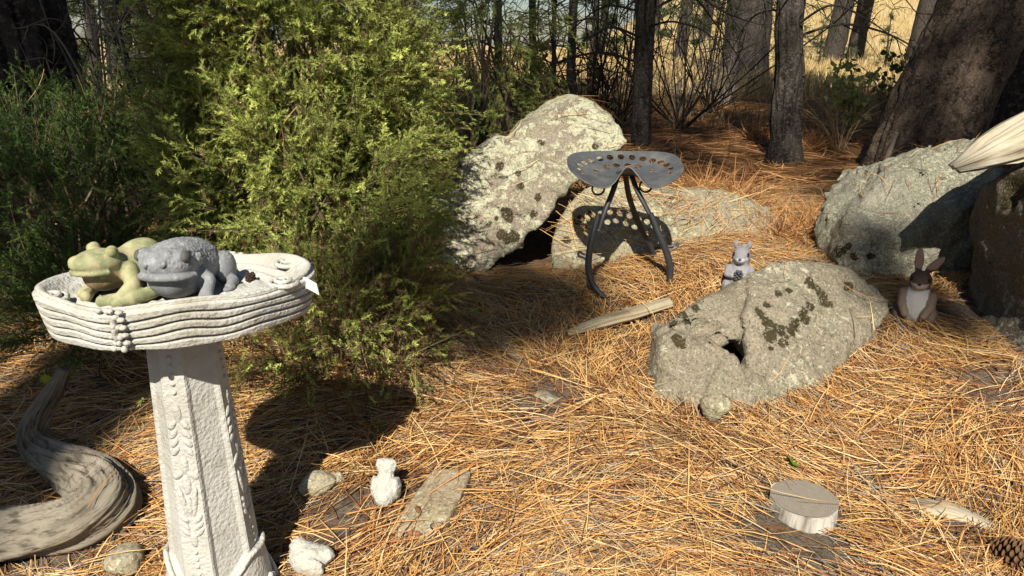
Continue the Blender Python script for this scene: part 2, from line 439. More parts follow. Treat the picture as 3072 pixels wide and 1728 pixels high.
M['rockD'] = m_rock('granite_rock', (.30,.275,.205), (.18,.16,.115), (.40,.38,.265), .55, 60, (.28,.285,.19), bumpd=.02, grain=120)
M['rockE'] = m_rock('brown_rock', (.155,.125,.09), (.10,.08,.055), (.38,.37,.30), .18, 40, (.16,.13,.07))
M['stone'] = m_rock('field_stone', (.38,.33,.22), (.25,.21,.14), (.45,.42,.32), .1, 40, (.3,.27,.15), bumpd=.006)
M['concrete'] = m_concrete('cast_concrete')
M['bird'] = m_concrete('bird_plaster', (.46,.435,.36), (.54,.52,.45), 200, .005, (.36,.32,.22))
M['bark'] = m_bark('bark')
M['barkdark'] = m_bark('dark_bark', (.016,.012,.01), (.055,.043,.034), (.20,.155,.12), 9.0, .3, .03)
M['barkred'] = m_bark('leaning_bark', (.02,.015,.011), (.10,.072,.05), (.22,.16,.11), 26.0, .6, .03)
M['barkgrey'] = m_bark('grey_bark', (.014,.011,.009), (.058,.048,.038), (.15,.128,.105), 20.0, .35, .025)
M['drift'] = m_wood('driftwood', (.035,.027,.019), (.19,.158,.115), (.31,.27,.20), 30, .22, .014)
M['paledrift'] = m_wood('bleached_wood', (.16,.12,.075), (.45,.375,.25), (.52,.46,.34), 20, .06)
M['tanwood'] = m_wood('split_wood', (.12,.09,.05), (.36,.29,.18), (.43,.38,.28), 30, .07)
M['iron'] = m_plain('grey_iron', (.10,.104,.106), .42, .3, .4, 40, .25, .001, (.19,.185,.16))
M['ironblack'] = m_plain('dark_iron', (.05,.051,.053), .5, .4, .35, 60, .3)
M['paper'] = m_plain('paper', (.75,.74,.70), .8, 0, .2, 50, .06)
# ------------------------------------------------------------------ terrain
def sstep(a, b, x):
    t = np.clip((np.asarray(x, float)-a)/(b-a), 0, 1); return t*t*(3-2*t)
_ty = [-60, -8, 0, 1.0, 1.3, 2.6, 3.6, 5.6, 9, 12.5, 25, 45, 80, 400, 2500]
_tz = [-1.5, -.6, -.2, -.04, 0, .205, .27, .35, .38, .40, .36, .35, .3, -2, -10]
def gz(x, y):
    x = np.asarray(x, float); y = np.asarray(y, float)
    z = np.interp(y, _ty, _tz)
    az = x/np.maximum(y, 1.0)
    z = z + 30*sstep(24, 150, y)*sstep(.06, .42, az) + 3.0*sstep(60, 300, y)*sstep(.3, -.5, az)
    near = sstep(30, 6, np.abs(y))
    z = z + near*(.030*fbm(xyz0(x, y, 1.1, 3.0), 3) + .012*noise(xyz0(x, y, 4.5, 9.0)))
    z = z + sstep(12, 60, y)*.8*noise(xyz0(x, y, .05, 5.0))
    for mx, my, mr, mh in MOUNDS: z = z + mh*np.exp(-((x-mx)**2+(y-my)**2)/(mr*mr))
    return z
MOUNDS = [(.80, 2.50, .20, .11), (1.30, 2.10, .28, .03), (.45, 2.85, .3, .03), (.75, 2.75, .22, .05), (1.0, 3.0, .3, .06), (-.9, 1.7, .35, .02), (.1, 3.1, .25, -.06)]
def G(px, py):
    d = ray(px, py); t = .5
    for q in range(4000):
        p = np.array((0, 0, CAMZ))+d*t
        if p[2] <= gz(p[0], p[1]): break
        t *= 1.003
    return p
def nonuni(a, b, fine, step, grow):
    v = [a]; s = step
    while v[-1] < b: v.append(v[-1]+step)
    hi = [v[-1]]; s = step
    while hi[-1] < fine[1]: s *= grow; hi.append(hi[-1]+s)
    lo = [v[0]]; s = step
    while lo[-1] > fine[0]: s *= grow; lo.append(lo[-1]-s)
    return np.array(lo[:0:-1]+v+hi[1:])
gx = nonuni(-2.6, 3.2, (-1500, 1500), .03, 1.08); gy = nonuni(.8, 4.6, (-60, 2400), .03, 1.05)
GX, GY = np.meshgrid(gx, gy); Z = gz(GX, GY)
V = np.stack([GX, GY, Z], -1).reshape(-1, 3)
ground = mk('ground', V, gridF(len(gy), len(gx), False), M['soil']); tag(ground, kind='structure')

# ------------------------------------------------------------------ boulders
def rock(name, f, lo, hi, h, m, label, amps=((2.2, .035), (7, .014), (22, .006)), mossp=(), seed=0.0, cat='boulder', group=None, fac=1.0):
    def g(p):
        d = f(p)
        n = 0
        near = np.abs(d) < .08
        q = p[near]; a = 0
        for s_, A in amps:
            v = noise(q*s_+seed*3.1)
            a = a + A*(v if s_ < 15 else v)
        a = a + fac*(.026*facet(q, 6.0, seed) + .011*facet(q, 15.0, seed+3))
        d = d.copy(); d[near] = d[near] + a
        return d
    V, Q = nets(g, lo, hi, h)
    keep = V[:, 2] > gz(V[:, 0], V[:, 1])-.12
    kq = keep[Q].all(1); Q = Q[kq]
    used = np.unique(Q); mp = np.full(len(V), -1); mp[used] = np.arange(len(used)); V = V[used]; Q = mp[Q]
    N = vnormals(V, Q)
    fine = noise(V*60+seed)*.0016 + noise(V*33+seed)*.003
    V = V + N*fine[:, None]
    moss = np.zeros(len(V))
    if mossp:
        bv = BVHTree.FromPolygons(V.tolist(), Q.tolist())
        for px, py, r in mossp:
            d = ray(px, py); hit = bv.ray_cast(Vector((0, 0, CAMZ)), Vector(d).normalized())
            if hit[0] is None: continue
            c = np.array(hit[0]); dd = np.linalg.norm(V-c, axis=1)
            moss = np.maximum(moss, np.clip(1.15-.75*dd/r, 0, 1))
    o = mk(name, V, Q, m, extra={'moss': moss}); tag(o, label, cat, group)
    return o
def pts(L): return [P(*q) for q in L]
def back(L, dy, s=.85, dz=0.0):
    A = np.array(L); c = A.mean(0); return [np.array((c[0]+(a[0]-c[0])*s, a[1]+dy, c[2]+(a[2]-c[2])*s+dz)) for a in A]
SOLID = []
# lichen-covered leaning boulder
a1 = pts([(1500,420,3.15),(1600,368,3.2),(1650,315,3.22),(1715,288,3.25),(1775,300,3.25),(1850,370,3.2),(1880,425,3.15),(1800,515,3.05),(1700,575,3.0),(1520,610,2.98)])
a2 = pts([(1290,600,3.0),(1345,520,3.05),(1490,405,3.12),(1720,545,3.02),(1650,640,2.93),(1590,745,2.85),(1440,845,2.80),(1300,800,2.85)])
fa = blend([(hull(a1+back(a1, .34, .8), 200), 0), (hull(a2+back(a2, .45, .8, .0), 200), .05)],
           [(ell(P(1668,880,2.80), (.165,.32,.265)), .03)])
fa0 = fa; fa = blend([(fa0, 0)], [(tchain(fa0, [(1478,560),(1500,545),(1555,552)], [.006,.010,.006]), .008)])
rockA = rock('lichen_boulder', fa, (-.62,2.6,.0), (.62,3.75,1.02), .013, M['rockA'],
    'tall leaning boulder crusted with pale lichen behind the tractor-seat stool', fac=.6,
    mossp=[(1490,655,.012),(1530,660,.016),(1505,700,.025),(1540,710,.03),(1520,720,.022),(1600,640,.02),(1615,590,.018),(1560,560,.02),(1625,427,.018),(1785,440,.016),(1520,640,.03),(1555,520,.016),(1575,740,.02),(1500,500,.02)], seed=1)
SOLID.append((rockA, .02))
# low pale boulder behind the stool
b1 = pts([(1635,850,2.78),(1650,715,2.88),(1690,635,2.98),(1765,565,3.15),(1890,538,3.3),(2000,542,3.35),(2150,565,3.4),(2300,615,3.45),(2385,690,3.4),(2320,730,3.2),(2120,800,2.95),(1900,880,2.82)])
fb = blend([(hull(b1+back(b1, .35, .9, -.1)+[P(1650,900,2.8), P(2300,850,3.0)], 160), 0)], [(ell(P(1555,760,2.86), (.11,.25,.22)), .02)])
rockB = rock('pale_boulder', fb, (.0,2.55,-.05), (1.45,4.0,.65), .014, M['rockB'],
    'low pale boulder carrying the dotted shadow of the stool seat', fac=.45, amps=((2.2,.03),(7,.010),(22,.004)),
    mossp=[(1870,625,.02),(1740,655,.025),(1750,680,.02),(1770,640,.014),(1725,665,.02),(1700,720,.02)], seed=4)
SOLID.append((rockB, .16))
# mossy grey boulder, centre right
c1 = pts([(2248,818,2.33),(2350,783,2.40),(2470,777,2.42),(2540,785,2.42),(2610,840,2.40),(2665,905,2.34),(2650,960,2.25),(2480,1130,2.03),(2420,1200,1.95),(2290,1255,1.88),(2262,1150,1.945),(2232,1035,2.03),(2235,950,2.13)])
c2 = pts([(1940,1265,1.92),(1965,1115,2.0),(1992,990,2.09),(2030,985,2.09),(2120,1010,2.055),(2196,1050,2.015),(2228,1115,1.965),(2262,1180,1.92),(2270,1260,1.88),(2090,1280,1.86)])
c3 = pts([(1995,985,2.12),(2060,930,2.18),(2190,862,2.29),(2262,812,2.37),(2290,930,2.22),(2230,1020,2.10),(2130,1062,2.055),(2040,1020,2.10)])
fc = blend([(hull(c1+back(c1, .34, .85, -.12)+[P(2350,1320,1.9), P(2600,1100,2.2)], 150), 0), (hull(c2+back(c2, .35, .9, -.1)+[P(2000,1330,1.9)], 150), .006), (hull(c3+back(c3, .3, .85, -.15), 200), .010)], [])
fc0 = fc; fc = blend([(fc0, 0)], [(tchain(fc0, [(2190,1015),(2206,1060),(2238,1100),(2290,1140)], [.010,.022,.026,.012], .010), .004), (tchain(fc0, [(2062,965),(2085,995),(2130,1035),(2190,1070)], [.005,.006,.006,.010], .002), .008),
            (tchain(fc0, [(2262,1135),(2250,1190),(2285,1240)], [.008,.005,.005], .002), .006), (ell(trace(fc0, 2130, 975), (.05,.02,.035)), .03)])
rockC = rock('mossy_boulder', fc, (.22,1.70,-.12), (1.32,3.0,.55), .0095, M['rockC'],
    'grey boulder with dark moss patches and a deep crack, in the straw', fac=.7, amps=((2.5,.012),(8,.008),(24,.005)),
    mossp=[(2278,940,.022),(2300,965,.028),(2335,985,.032),(2310,1005,.028),(2390,975,.028),(2410,955,.025),(2375,995,.02),(2440,850,.03),(2455,870,.025),(2475,900,.03),(2545,860,.022),(2335,880,.018),(2365,872,.014),(2410,935,.018),(2470,885,.02),(2300,915,.015),(2040,1030,.022),(2020,975,.018),(2085,925,.02),(2060,965,.014),(2050,945,.02),(2350,1030,.018),(2310,1045,.012),(2360,1010,.012),(2430,920,.02),(2030,1015,.02)], seed=7)
SOLID.append((rockC, .008))
# pale granite boulder behind the rabbit
d1 = pts([(2512,770,2.75),(2552,640,2.9),(2625,535,3.05),(2760,475,3.12),(2900,437,3.1),(2975,420,3.05),(3010,560,2.85),(2990,900,2.85),(2700,960,2.76),(2560,900,2.72),(2525,840,2.70)])
fd = blend([(hull(d1+back(d1, .4, .85, -.05), 200), 0)], [])
fd0 = fd; fd = blend([(fd0, 0)], [(tchain(fd0, [(2500,765),(2600,768),(2720,742),(2790,770)], [.012,.007,.007,.004]), .01), (tchain(fd0, [(2700,610),(2780,600),(2860,560)], [.004,.006,.003]), .02)])
rockD = rock('granite_boulder', fd, (1.0,2.35,.0), (2.35,3.8,.95), .013, M['rockD'],
    'pale granite boulder standing behind the rabbit ornament', amps=((2.2,.03),(7,.016),(24,.010),(55,.003)),
    mossp=[(2520,755,.03),(2560,770,.02),(2610,770,.02),(2545,740,.02)], seed=9)
SOLID.append((rockD, .02))
# tall brown boulder at the right edge
e1 = pts([(2912,650,2.62),(2920,585,2.62),(2985,535,2.50),(3130,500,2.22),(3400,520,1.86),(3420,1000,1.78),(3400,1300,1.78),(3075,1180,2.14),(2930,1010,2.52),(2915,800,2.62)])
e2 = back(e1, .55, 1.0); e2 = [q+np.array((.45,-.1,0)) for q in e2]
fe = blend([(hull(e1+e2, 150), 0), (hull(pts([(2850,985,2.52),(2960,930,2.45),(3100,950,2.16),(3100,1160,2.08),(2980,1110,2.28),(2880,1040,2.46)])+pts([(2990,1000,2.7),(3200,1000,2.6)]), 110), .02)],
           [])
fe0 = fe; fe = blend([(fe0, 0)], [(tchain(fe0, [(2992,570),(2998,700),(3010,800),(3025,900),(3062,965)], [.014,.010,.010,.014,.016]), .010), (tchain(fe0, [(2930,925),(2980,918),(3025,905)], [.006,.006,.008]), .008)])
rockE = rock('brown_boulder', fe, (1.2,1.55,-.12), (2.7,3.3,.85), .014, M['rockE'],
    'tall dark brown boulder with pale top at the right edge', amps=((2.2,.03),(7,.012),(22,.005)),
    mossp=[(3040,540,.05),(3060,590,.05),(3030,600,.04),(3072,520,.05)], seed=12)
SOLID.append((rockE, .0))
# driftwood slab lying over the right boulders
jr = np.random.default_rng(5)
def jag(TH, S, RR):
    L = S.max(); e = np.clip(1-S/(.16), 0, 1)
    return -RR*e*.75*np.clip(.5+1.6*noise(np.stack([np.cos(TH)*2.2, np.sin(TH)*2.2, S*1.5+4], -1)), 0, 1) + RR*.30*noise(np.stack([np.cos(TH)*3.0, np.sin(TH)*3.0, S*1.2], -1)) + RR*.16*noise(np.stack([np.cos(TH)*9, np.sin(TH)*9, S*2.5], -1))
sl_ = tube_obj('driftwood_slab', [P(2862,505,2.42), P(2950,470,2.44), P(3080,410,2.48), P(3300,300,2.58), P(3500,200,2.7)], [.034,.068,.100,.115,.09], M['paledrift'], None, sides=110, n=200, flat=.30, disp=jag, ref=(-.15,-.35,1))
tag(sl_, 'bleached jagged driftwood slab resting on the dark boulder at right', 'driftwood'); SOLID.append((sl_, .0))
# ------------------------------------------------------------------ junipers
def juniper(name, label, cen, rad, nb, ns, nn, c_dark, c_mid, c_tip, seed, droop=.35, L=(.12,.26), up=.25, lump=.28, sprL=.055, ndl=.0125, base=None, zmin=.06, extra_c=(), caught=120, dead=.10, shell=(.55,1.0), side_cut=None, nw_=.0024, low=0.0):
    g = np.random.default_rng(seed); cen = np.array(cen); rad = np.array(rad)
    root = empty(name, base if base is not None else (cen[0], cen[1], gz(cen[0], cen[1]))); ro = np.array(root.location)
    tag(root, label, 'juniper')
    u = rand_unit(nb*2, g)
    fr = shell[0]+(shell[1]-shell[0])*g.random(nb*2)**.55
    lf = 1+lump*fbm(u*2.3+seed, 3)
    c = cen+u*rad*(fr*lf)[:, None]; outd = nrm(u/rad)
    for cc, rr, k in extra_c:
        u2 = rand_unit(k, g); c = np.vstack([c, np.array(cc)+u2*np.array(rr)*(g.random(k)**.4)[:, None]]); outd = np.vstack([outd, nrm(u2+np.array((0,0,.2)))]); fr = np.concatenate([fr, np.full(k, .95)])
    ok = (c[:, 2] > gz(c[:, 0], c[:, 1])+zmin)
    if low: ok &= (noise(c*5.5+seed)+.35*noise(c*13+seed) > -.30) & ~((c[:, 2] < .42) & (c[:, 0] > -.30))
    c, outd, fr = c[ok], outd[ok], fr[ok]
    n = len(c)
    d = nrm(outd + np.array((0, 0, up)) + .45*rand_unit(n, g))
    Lb = g.uniform(*L, n)
    t = (np.arange(ns)+.5)/ns
    pos = c[:, None, :]+d[:, None, :]*(t[None, :, None]*Lb[:, None, None])
    pos[..., 2] -= droop*Lb[:, None]*t[None, :]**2
    ax = d[:, None, :]+np.array((0, 0, -1))*(2*droop*t)[None, :, None]; ax = nrm(np.broadcast_to(ax, pos.shape))
    side = nrm(np.cross(ax, rand_unit(n*ns, g).reshape(n, ns, 3)))
    sd = nrm(ax+.75*side); sd[..., 2] -= .12; sd = nrm(sd)
    sl = g.uniform(.45, 1.3, (n, ns))*sprL*(1.15-.5*t[None, :])
    # needles on the sprigs
    sN = n*ns; sp = pos.reshape(-1, 3); sdv = sd.reshape(-1, 3); slv = sl.reshape(-1)
    tt = np.broadcast_to(((np.arange(nn)+.5)/nn)[None, :], (sN, nn))
    rv = rand_unit(sN*nn, g).reshape(sN, nn, 3)
    rv = nrm(rv-sdv[:, None, :]*(rv*sdv[:, None, :]).sum(-1, keepdims=True))
    nb_ = sp[:, None, :]+sdv[:, None, :]*(tt*slv[:, None])[..., None]
    nd = nrm(sdv[:, None, :]*.85+rv*.75)
    nl = ndl*(1.15-.45*tt)*g.uniform(.8, 1.2, (sN, nn)); nw = np.full((sN, nn), nw_)
    sdn = nrm(np.cross(nd, rand_unit(sN*nn, g).reshape(sN, nn, 3)))
    # natural colour: young tips lighter, inner old growth browner
    bcol = np.clip(.5+.5*fbm(c*3+seed, 2)+.25*g.normal(size=n), 0, 1)
    tipf = np.clip((tt.reshape(n, ns, nn)*.55+t[None, :, None]*.55)*bcol[:, None, None]*1.25, 0, 1)
    col = np.array(c_dark)*(1-tipf[..., None])+np.array(c_tip)*tipf[..., None]
    col = col*.6+.4*np.array(c_mid)
    dd = (g.random((n, ns)) < dead*(1.6-fr[:, None])+low*np.clip((.62-c[:, 2:3])/.6, 0, 1))
    dcol = np.array((.24,.16,.075))*g.uniform(.6, 1.3, (n, ns, 1))
    col = np.where(dd[:, :, None, None], dcol[:, :, None, :], col)
    col = (col*g.uniform(.65, 1.35, (n, 1, 1, 1))*g.uniform(.8, 1.2, (n, ns, 1, 1))).reshape(-1, 3)
    V, F, C = spikes((nb_-ro).reshape(-1, 3), nd.reshape(-1, 3), nl.reshape(-1), nw.reshape(-1), sdn.reshape(-1, 3), col)
    o = mk('foliage', V, F, M['juniper'], root, False, C); tag(o, kind='stuff')
    # twigs carrying the sprigs
    k = np.arange(n); b = ribbons(((pos[:, 0]+pos[:, -1])/2-ro), nrm(pos[:, -1]-pos[:, 0]), rand_unit(n, g), np.linalg.norm(pos[:, -1]-pos[:, 0], axis=1), np.full(n, .0035), np.zeros((n, 3)), 2, .5, np.tile(np.array((.12,.08,.05)), (n, 1)))
    o = mk('twigs', b[0], b[1], M['twig'], root, False, b[2]); tag(o, kind='stuff')
    # limbs from the base into the crown
    bag = Bag()
    for q in range(60):
        e = c[g.integers(n)]; e = cen+(e-cen)*.9
        s0 = np.array((ro[0], ro[1], gz(ro[0], ro[1])-.03))+g.normal(size=3)*np.array((.06,.05,.0))
        mid = (s0+e)/2+np.array((g.normal()*.06, g.normal()*.06, -.02+.05*g.random()))
        bag_tube(bag, np.array([s0, mid, e])-ro, [.015, .009, .003], np.array((.17,.12,.08))*g.uniform(.6, 1.5), sides=6, n=12)
    tag(bag.obj('stems', M['twig'], root), kind='stuff')
    if caught:
        e = c[g.integers(0, n, caught)]+outd[g.integers(0, n, caught)]*0
        i = g.integers(0, n, caught); e = c[i]+outd[i]*.10
        dv = nrm(np.stack([g.normal(size=caught)*.35, g.normal(size=caught)*.3, -np.ones(caught)+g.normal(size=caught)*.5], -1))
        cc = np.array((.46,.28,.11))*g.uniform(.6, 1.3, (caught, 1))
        V, F, C = ribbons(e-ro, dv, rand_unit(caught, g), g.uniform(.10,.19, caught), g.uniform(.0016,.0026, caught), nrm(g.normal(size=(caught, 3)))*g.uniform(0,.35,(caught,1)), 4, .5, cc)
        o = mk('caught_needles', V, F, M['needle'], root, False, C); tag(o, kind='stuff')
    if low:
        i = np.nonzero(c[:, 2] < .60)[0]; i = i[g.integers(0, len(i), 420)]; k = len(i); e = c[i]+outd[i]*.04+g.normal(size=(k, 3))*.03
        dv = nrm(np.stack([g.normal(size=k)*.25, g.normal(size=k)*.25, -np.ones(k)], -1)); cc = np.array((.26,.18,.10))*g.uniform(.4, 1.5, (k, 1)); L2 = np.minimum(g.uniform(.10,.30, k), (e[:, 2]-gz(e[:, 0], e[:, 1]))*1.2+.05)
        V, F, C = ribbons(e-ro+dv*L2[:, None]*.3, dv, rand_unit(k, g), L2, g.uniform(.0015,.003, k), rand_unit(k, g)*.25, 4, .5, cc)
        o = mk('hanging_dead_twigs', V, F, M['needle'], root, False, C); tag(o, kind='stuff')
    return root
juniper('weeping_juniper', 'large bright green juniper with drooping sprays behind the birdbath', (-.78,2.74,.84), (.35,.40,.78), 1600, 9, 26,
        (.08,.11,.026), (.31,.355,.08), (.78,.80,.23), 21, base=(-.60,2.65,float(gz(-.60,2.65))), droop=.28, up=.6, lump=.5, L=(.12,.30), low=.8, sprL=.065, ndl=.0145, nw_=.0030, shell=(.62,1.0),
        extra_c=[((-.66,2.24,.62),(.38,.12,.30),230), ((-.50,2.04,.34),(.28,.10,.16),190), ((-.36,2.20,.32),(.12,.12,.2),110), ((-.52,1.98,.20),(.26,.08,.10),110), ((-.72,2.05,.24),(.22,.10,.14),150), ((-.45,2.15,.13),(.32,.16,.09),170), ((-.42,2.5,.85),(.12,.2,.35),110), ((-.75,2.5,1.35),(.40,.25,.25),240), ((-1.02,2.35,.62),(.13,.15,.25),90)], caught=210)
juniper('spreading_juniper', 'dark low spreading juniper at the left behind the frogs', (-1.75,2.85,.34), (.66,.62,.50), 1000, 10, 22,
        (.03,.06,.016), (.075,.12,.03), (.17,.23,.05), 33, base=(-1.75,2.9,float(gz(-1.75,2.9))), droop=.10, up=.55, L=(.10,.20), sprL=.055, ndl=.012, nw_=.0026, lump=.4,
        extra_c=[((-1.35,2.22,.30),(.32,.2,.2),230), ((-2.2,2.5,.45),(.4,.25,.25),140)], caught=70, dead=.05)
juniper('juniper_sapling', 'thin upright juniper sapling beside the tall lichen boulder', (-.14,3.95,1.0), (.26,.26,.62), 120, 9, 22,
        (.05,.08,.02), (.16,.20,.045), (.45,.48,.11), 41, base=(-.16,4.0,float(gz(-.16,4.0))), droop=.6, L=(.14,.28), sprL=.08, ndl=.019, nw_=.004, caught=14, shell=(.2,1.0))

# ------------------------------------------------------------------ pines
def tufts(bag_c, bag_d, g, nn=26, L=.15, W=.0035, col=(.06,.085,.03), spread=.9):
    n = len(bag_c); b = np.repeat(bag_c, nn, 0); d0 = np.repeat(bag_d, nn, 0)
    b = b - d0*(g.random((n*nn, 1))*L*.6)
    d = nrm(d0*.75+rand_unit(n*nn, g)*spread)
    c = np.array(col)*g.uniform(.6, 1.5, (n*nn, 1))
    dead = g.random(n*nn) < .06; c[dead] = np.array((.25,.15,.06))
    return spikes(b, d, g.uniform(.7, 1.15, n*nn)*L, np.full(n*nn, W), nrm(np.cross(d, rand_unit(n*nn, g))), c)
def pine(name, label, path, rad, mat, seed, group=None, sides=40, rings=120, amp=.06, fz=2.0, crown=None, dead=(), deadlen=(.5,1.1), ndead=0, dz=(.6,2.6), deadr=.009, deadcol=(.045,.037,.03), flare=.5, low=0, lowz=(1.0,2.5), W=.0035, furrow=0.0, faz=None, pads=None, nsz=None, limbs=()):
    """path: world points from the foot upward"""
    g = np.random.default_rng(seed); path = np.array(path, float)
    root = empty(name, path[0]); ro = path[0]; tag(root, label, 'tree', group)
    L = np.linalg.norm(path[-1]-path[0])
    def disp(TH, S, RR):
        c = np.stack([np.cos(TH)*3.2, np.sin(TH)*3.2, S*fz+seed], -1)
        r = amp*RR*2*fbm(c, 3)
        if furrow:
            f1 = noise(np.stack([np.cos(TH)*2.6, np.sin(TH)*2.6, S*.9+seed], -1)+.25*noise(c)[..., None])
            r = r - furrow*np.exp(-(f1/.085)**2) + furrow*.35*noise(np.stack([np.cos(TH)*6, np.sin(TH)*6, S*9], -1))
        return r + RR*flare*np.exp(-S/(.16+RR.max()*.6))*(.5+.5*np.cos(TH*3+seed)*.6)
    tube_obj('trunk', path-ro, rad, mat, root, sides=sides, n=rings, disp=disp, ref=(1,0,0))
    full = spline(path, 200)
    def at(z):
        i = np.argmin(np.abs(full[:, 2]-z)); return full[i], np.interp(i/199, np.linspace(0, 1, len(rad)), rad)
    tc, td = [], []
    if ndead or low:
        bag = Bag()
        for q in range(ndead+low):
            live = q >= ndead
            z = path[0][2]+g.uniform(*(lowz if live else dz)); p0, r0 = at(z)
            if faz is not None and g.random() < .75: a = g.uniform(*faz)
            else: a = g.uniform(0, 2*math.pi)
            d = np.array((math.cos(a), math.sin(a), 0)); l = g.uniform(*deadlen)
            rise = g.uniform(-.05, .35); fall = g.uniform(.15, .85)
            pp = [p0+d*r0*.6, p0+d*(r0+l*.3)+np.array((0,0,l*rise*.5)), p0+d*(r0+l*.65)+np.array((0,0,l*(rise*.5-fall*.25)))+g.normal(size=3)*.04*l, p0+d*(r0+l)+np.array((0,0,l*(rise*.3-fall*.8)))+g.normal(size=3)*.08*l]
            rr = deadr*g.uniform(.6, 1.4)
            bag_tube(bag, np.array(pp)-ro, [rr, rr*.8, rr*.5, rr*.18], np.array(deadcol)*g.uniform(.6, 1.8), sides=5, n=14)
            sp = spline(pp, 14)
            for s in range(g.integers(2, 6)):
                k = g.integers(4, 13); d2 = nrm(d*.5+g.normal(size=3)*np.array((.6,.6,.6))+np.array((0,0,-.35))); l2 = l*g.uniform(.15, .45)
                q2 = np.array([sp[k], sp[k]+d2*l2*.5, sp[k]+d2*l2+np.array((0,0,g.uniform(-.3,.12)*l2))])
                bag_tube(bag, q2-ro, [rr*.4, rr*.28, rr*.1], np.array(deadcol)*g.uniform(.6, 1.8), sides=4, n=7)
                if live: tc.append(q2[-1]); td.append(nrm(q2[-1]-q2[0])); tc.append(q2[1]); td.append(nrm(d2+np.array((0,0,.2))))
            if live: tc.append(pp[-1]); td.append(nrm(pp[-1]-pp[-2]))
        tag(bag.obj('branches', M['twig'], root), kind='stuff')
    if crown:
        z0, z1, rad_, nbr, npt = crown
        bag = Bag()
        for q in range(nbr):
            f = (q+g.random())/nbr; z = z0+(z1-z0)*f; p0, r0 = at(z) if z < full[-1, 2] else (full[-1], rad[-1])
            a = q*2.4+g.normal()*.4; l = rad_*(1-f*.75)*g.uniform(.55, 1.15)*(.55+.45*min(1, f*5))
            d = np.array((math.cos(a), math.sin(a), 0)); e = p0+d*l+np.array((0,0,l*g.uniform(-.15,.3)))
            m1 = (p0+e)/2+np.array((0,0,-.08*l))
            bag_tube(bag, np.array([p0, m1, e])-ro, [max(.012, l*.018), l*.011, .006], (.07,.055,.04), sides=5, n=8)
            if pads:
                npd, nt, sd = pads
                for q3 in range(npd):
                    pc_ = p0+(e-p0)*g.uniform(.3, 1.05)+g.normal(size=3)*np.array((.3,.3,.15)); cpos = pc_+g.normal(size=(nt, 3))*np.array((sd, sd, sd*.45))
                    tc += list(cpos); td += list(nrm(d+g.normal(size=(nt, 3))*.6+np.array((0,0,.4))))
                continue
            k = npt
            s = g.uniform(.35, 1.0, k)**.7; cpos = p0+(e-p0)*s[:, None]+g.normal(size=(k, 3))*np.array((.14,.14,.09))*l*.9*(.35+s[:, None]*.5)
            tc += list(cpos); td += list(nrm(d+g.normal(size=(k, 3))*.5+np.array((0,0,.45))))
        for pe in limbs:
            pe = np.array(pe); p0, r0 = at(pe[2]-.2); bag_tube(bag, np.array([p0, (p0+pe)/2+np.array((0,0,-.1)), pe])-ro, [.03,.02,.008], (.07,.055,.04), sides=6, n=12)
            for q3 in range(3):
                pc_ = p0+(pe-p0)*(1.05-.05*q3)+g.normal(size=3)*.06; cpos = pc_+g.normal(size=(7, 3))*np.array((.10,.10,.05)); tc += list(cpos); td += list(nrm(pe-p0+g.normal(size=(7, 3))*.7))
        tag(bag.obj('crown_limbs', M['twig'], root), kind='stuff')
    if tc:
        tcl = np.array(tc)-ro; big = 1.0 if not crown else (nsz or (1.7 if crown[0] > 3 else 1.2))
        V, F, C = tufts(tcl, np.array(td), g, 26 if crown else 34, .16*big, W*(1.8 if crown else 1.0))
        o = mk('crown' if crown else 'needle_tufts', V, F, M['pine'], root, False, C); tag(o, kind='stuff')
    return root
def vert_path(px, py, Y, h, lean=(0, 0), wob=.03, n=5, seed=0):
    g = np.random.default_rng(seed); p = P(px, py, Y); p[2] = gz(p[0], p[1])-.03
    return [p+np.array((lean[0]*f+wob*g.normal()*(f > 0), lean[1]*f+wob*g.normal()*(f > 0), h*f)) for f in np.linspace(0, 1, n)]
# big furrowed trunk, far left
tl = P(122,420,4.7); tl[2] = .25
pine('ponderosa_pine', 'massive furrowed dark trunk at the upper left corner', [tl, tl+np.array((-.05,0,.8)), tl+np.array((-.10,.05,2)), tl+np.array((-.12,.1,4)), tl+np.array((-.2,.1,8))], [.37,.335,.315,.28,.15], M['barkdark'], 3, sides=160, rings=340, amp=.03, fz=3.0, flare=.18, furrow=.055, crown=(4.5,8.2,2.2,16,12))
# leaning trunk on the right
pr = [P(2745,640,4.5), P(2790,420,4.55), P(2880,200,4.6), P(2985,-10,4.65), P(3080,-230,4.7)]
pr[0][2] = .1
top = pr[-1]+(pr[-1]-pr[-2])*3.0+np.array((-.3,0,1.2)); top2 = top+np.array((-.2,0,3.0))
pine('leaning_pine', 'thick trunk leaning right, rising behind the granite boulder', pr+[top, top2], [.34,.285,.265,.26,.25,.20,.12], M['barkred'], 5, sides=150, rings=320, amp=.05, fz=3, furrow=.025, flare=.35, crown=(4.2,7.4,2.4,16,14))
pine('shaded_pine', 'dark trunk at the right edge behind the leaning one', vert_path(3085,420,5.4,7,(.3,.2),.02,5,4), [.30,.26,.24,.2,.1], M['barkdark'], 6, sides=60, rings=160, amp=.05, flare=.3, crown=(4.0,7.5,2.2,16,12))
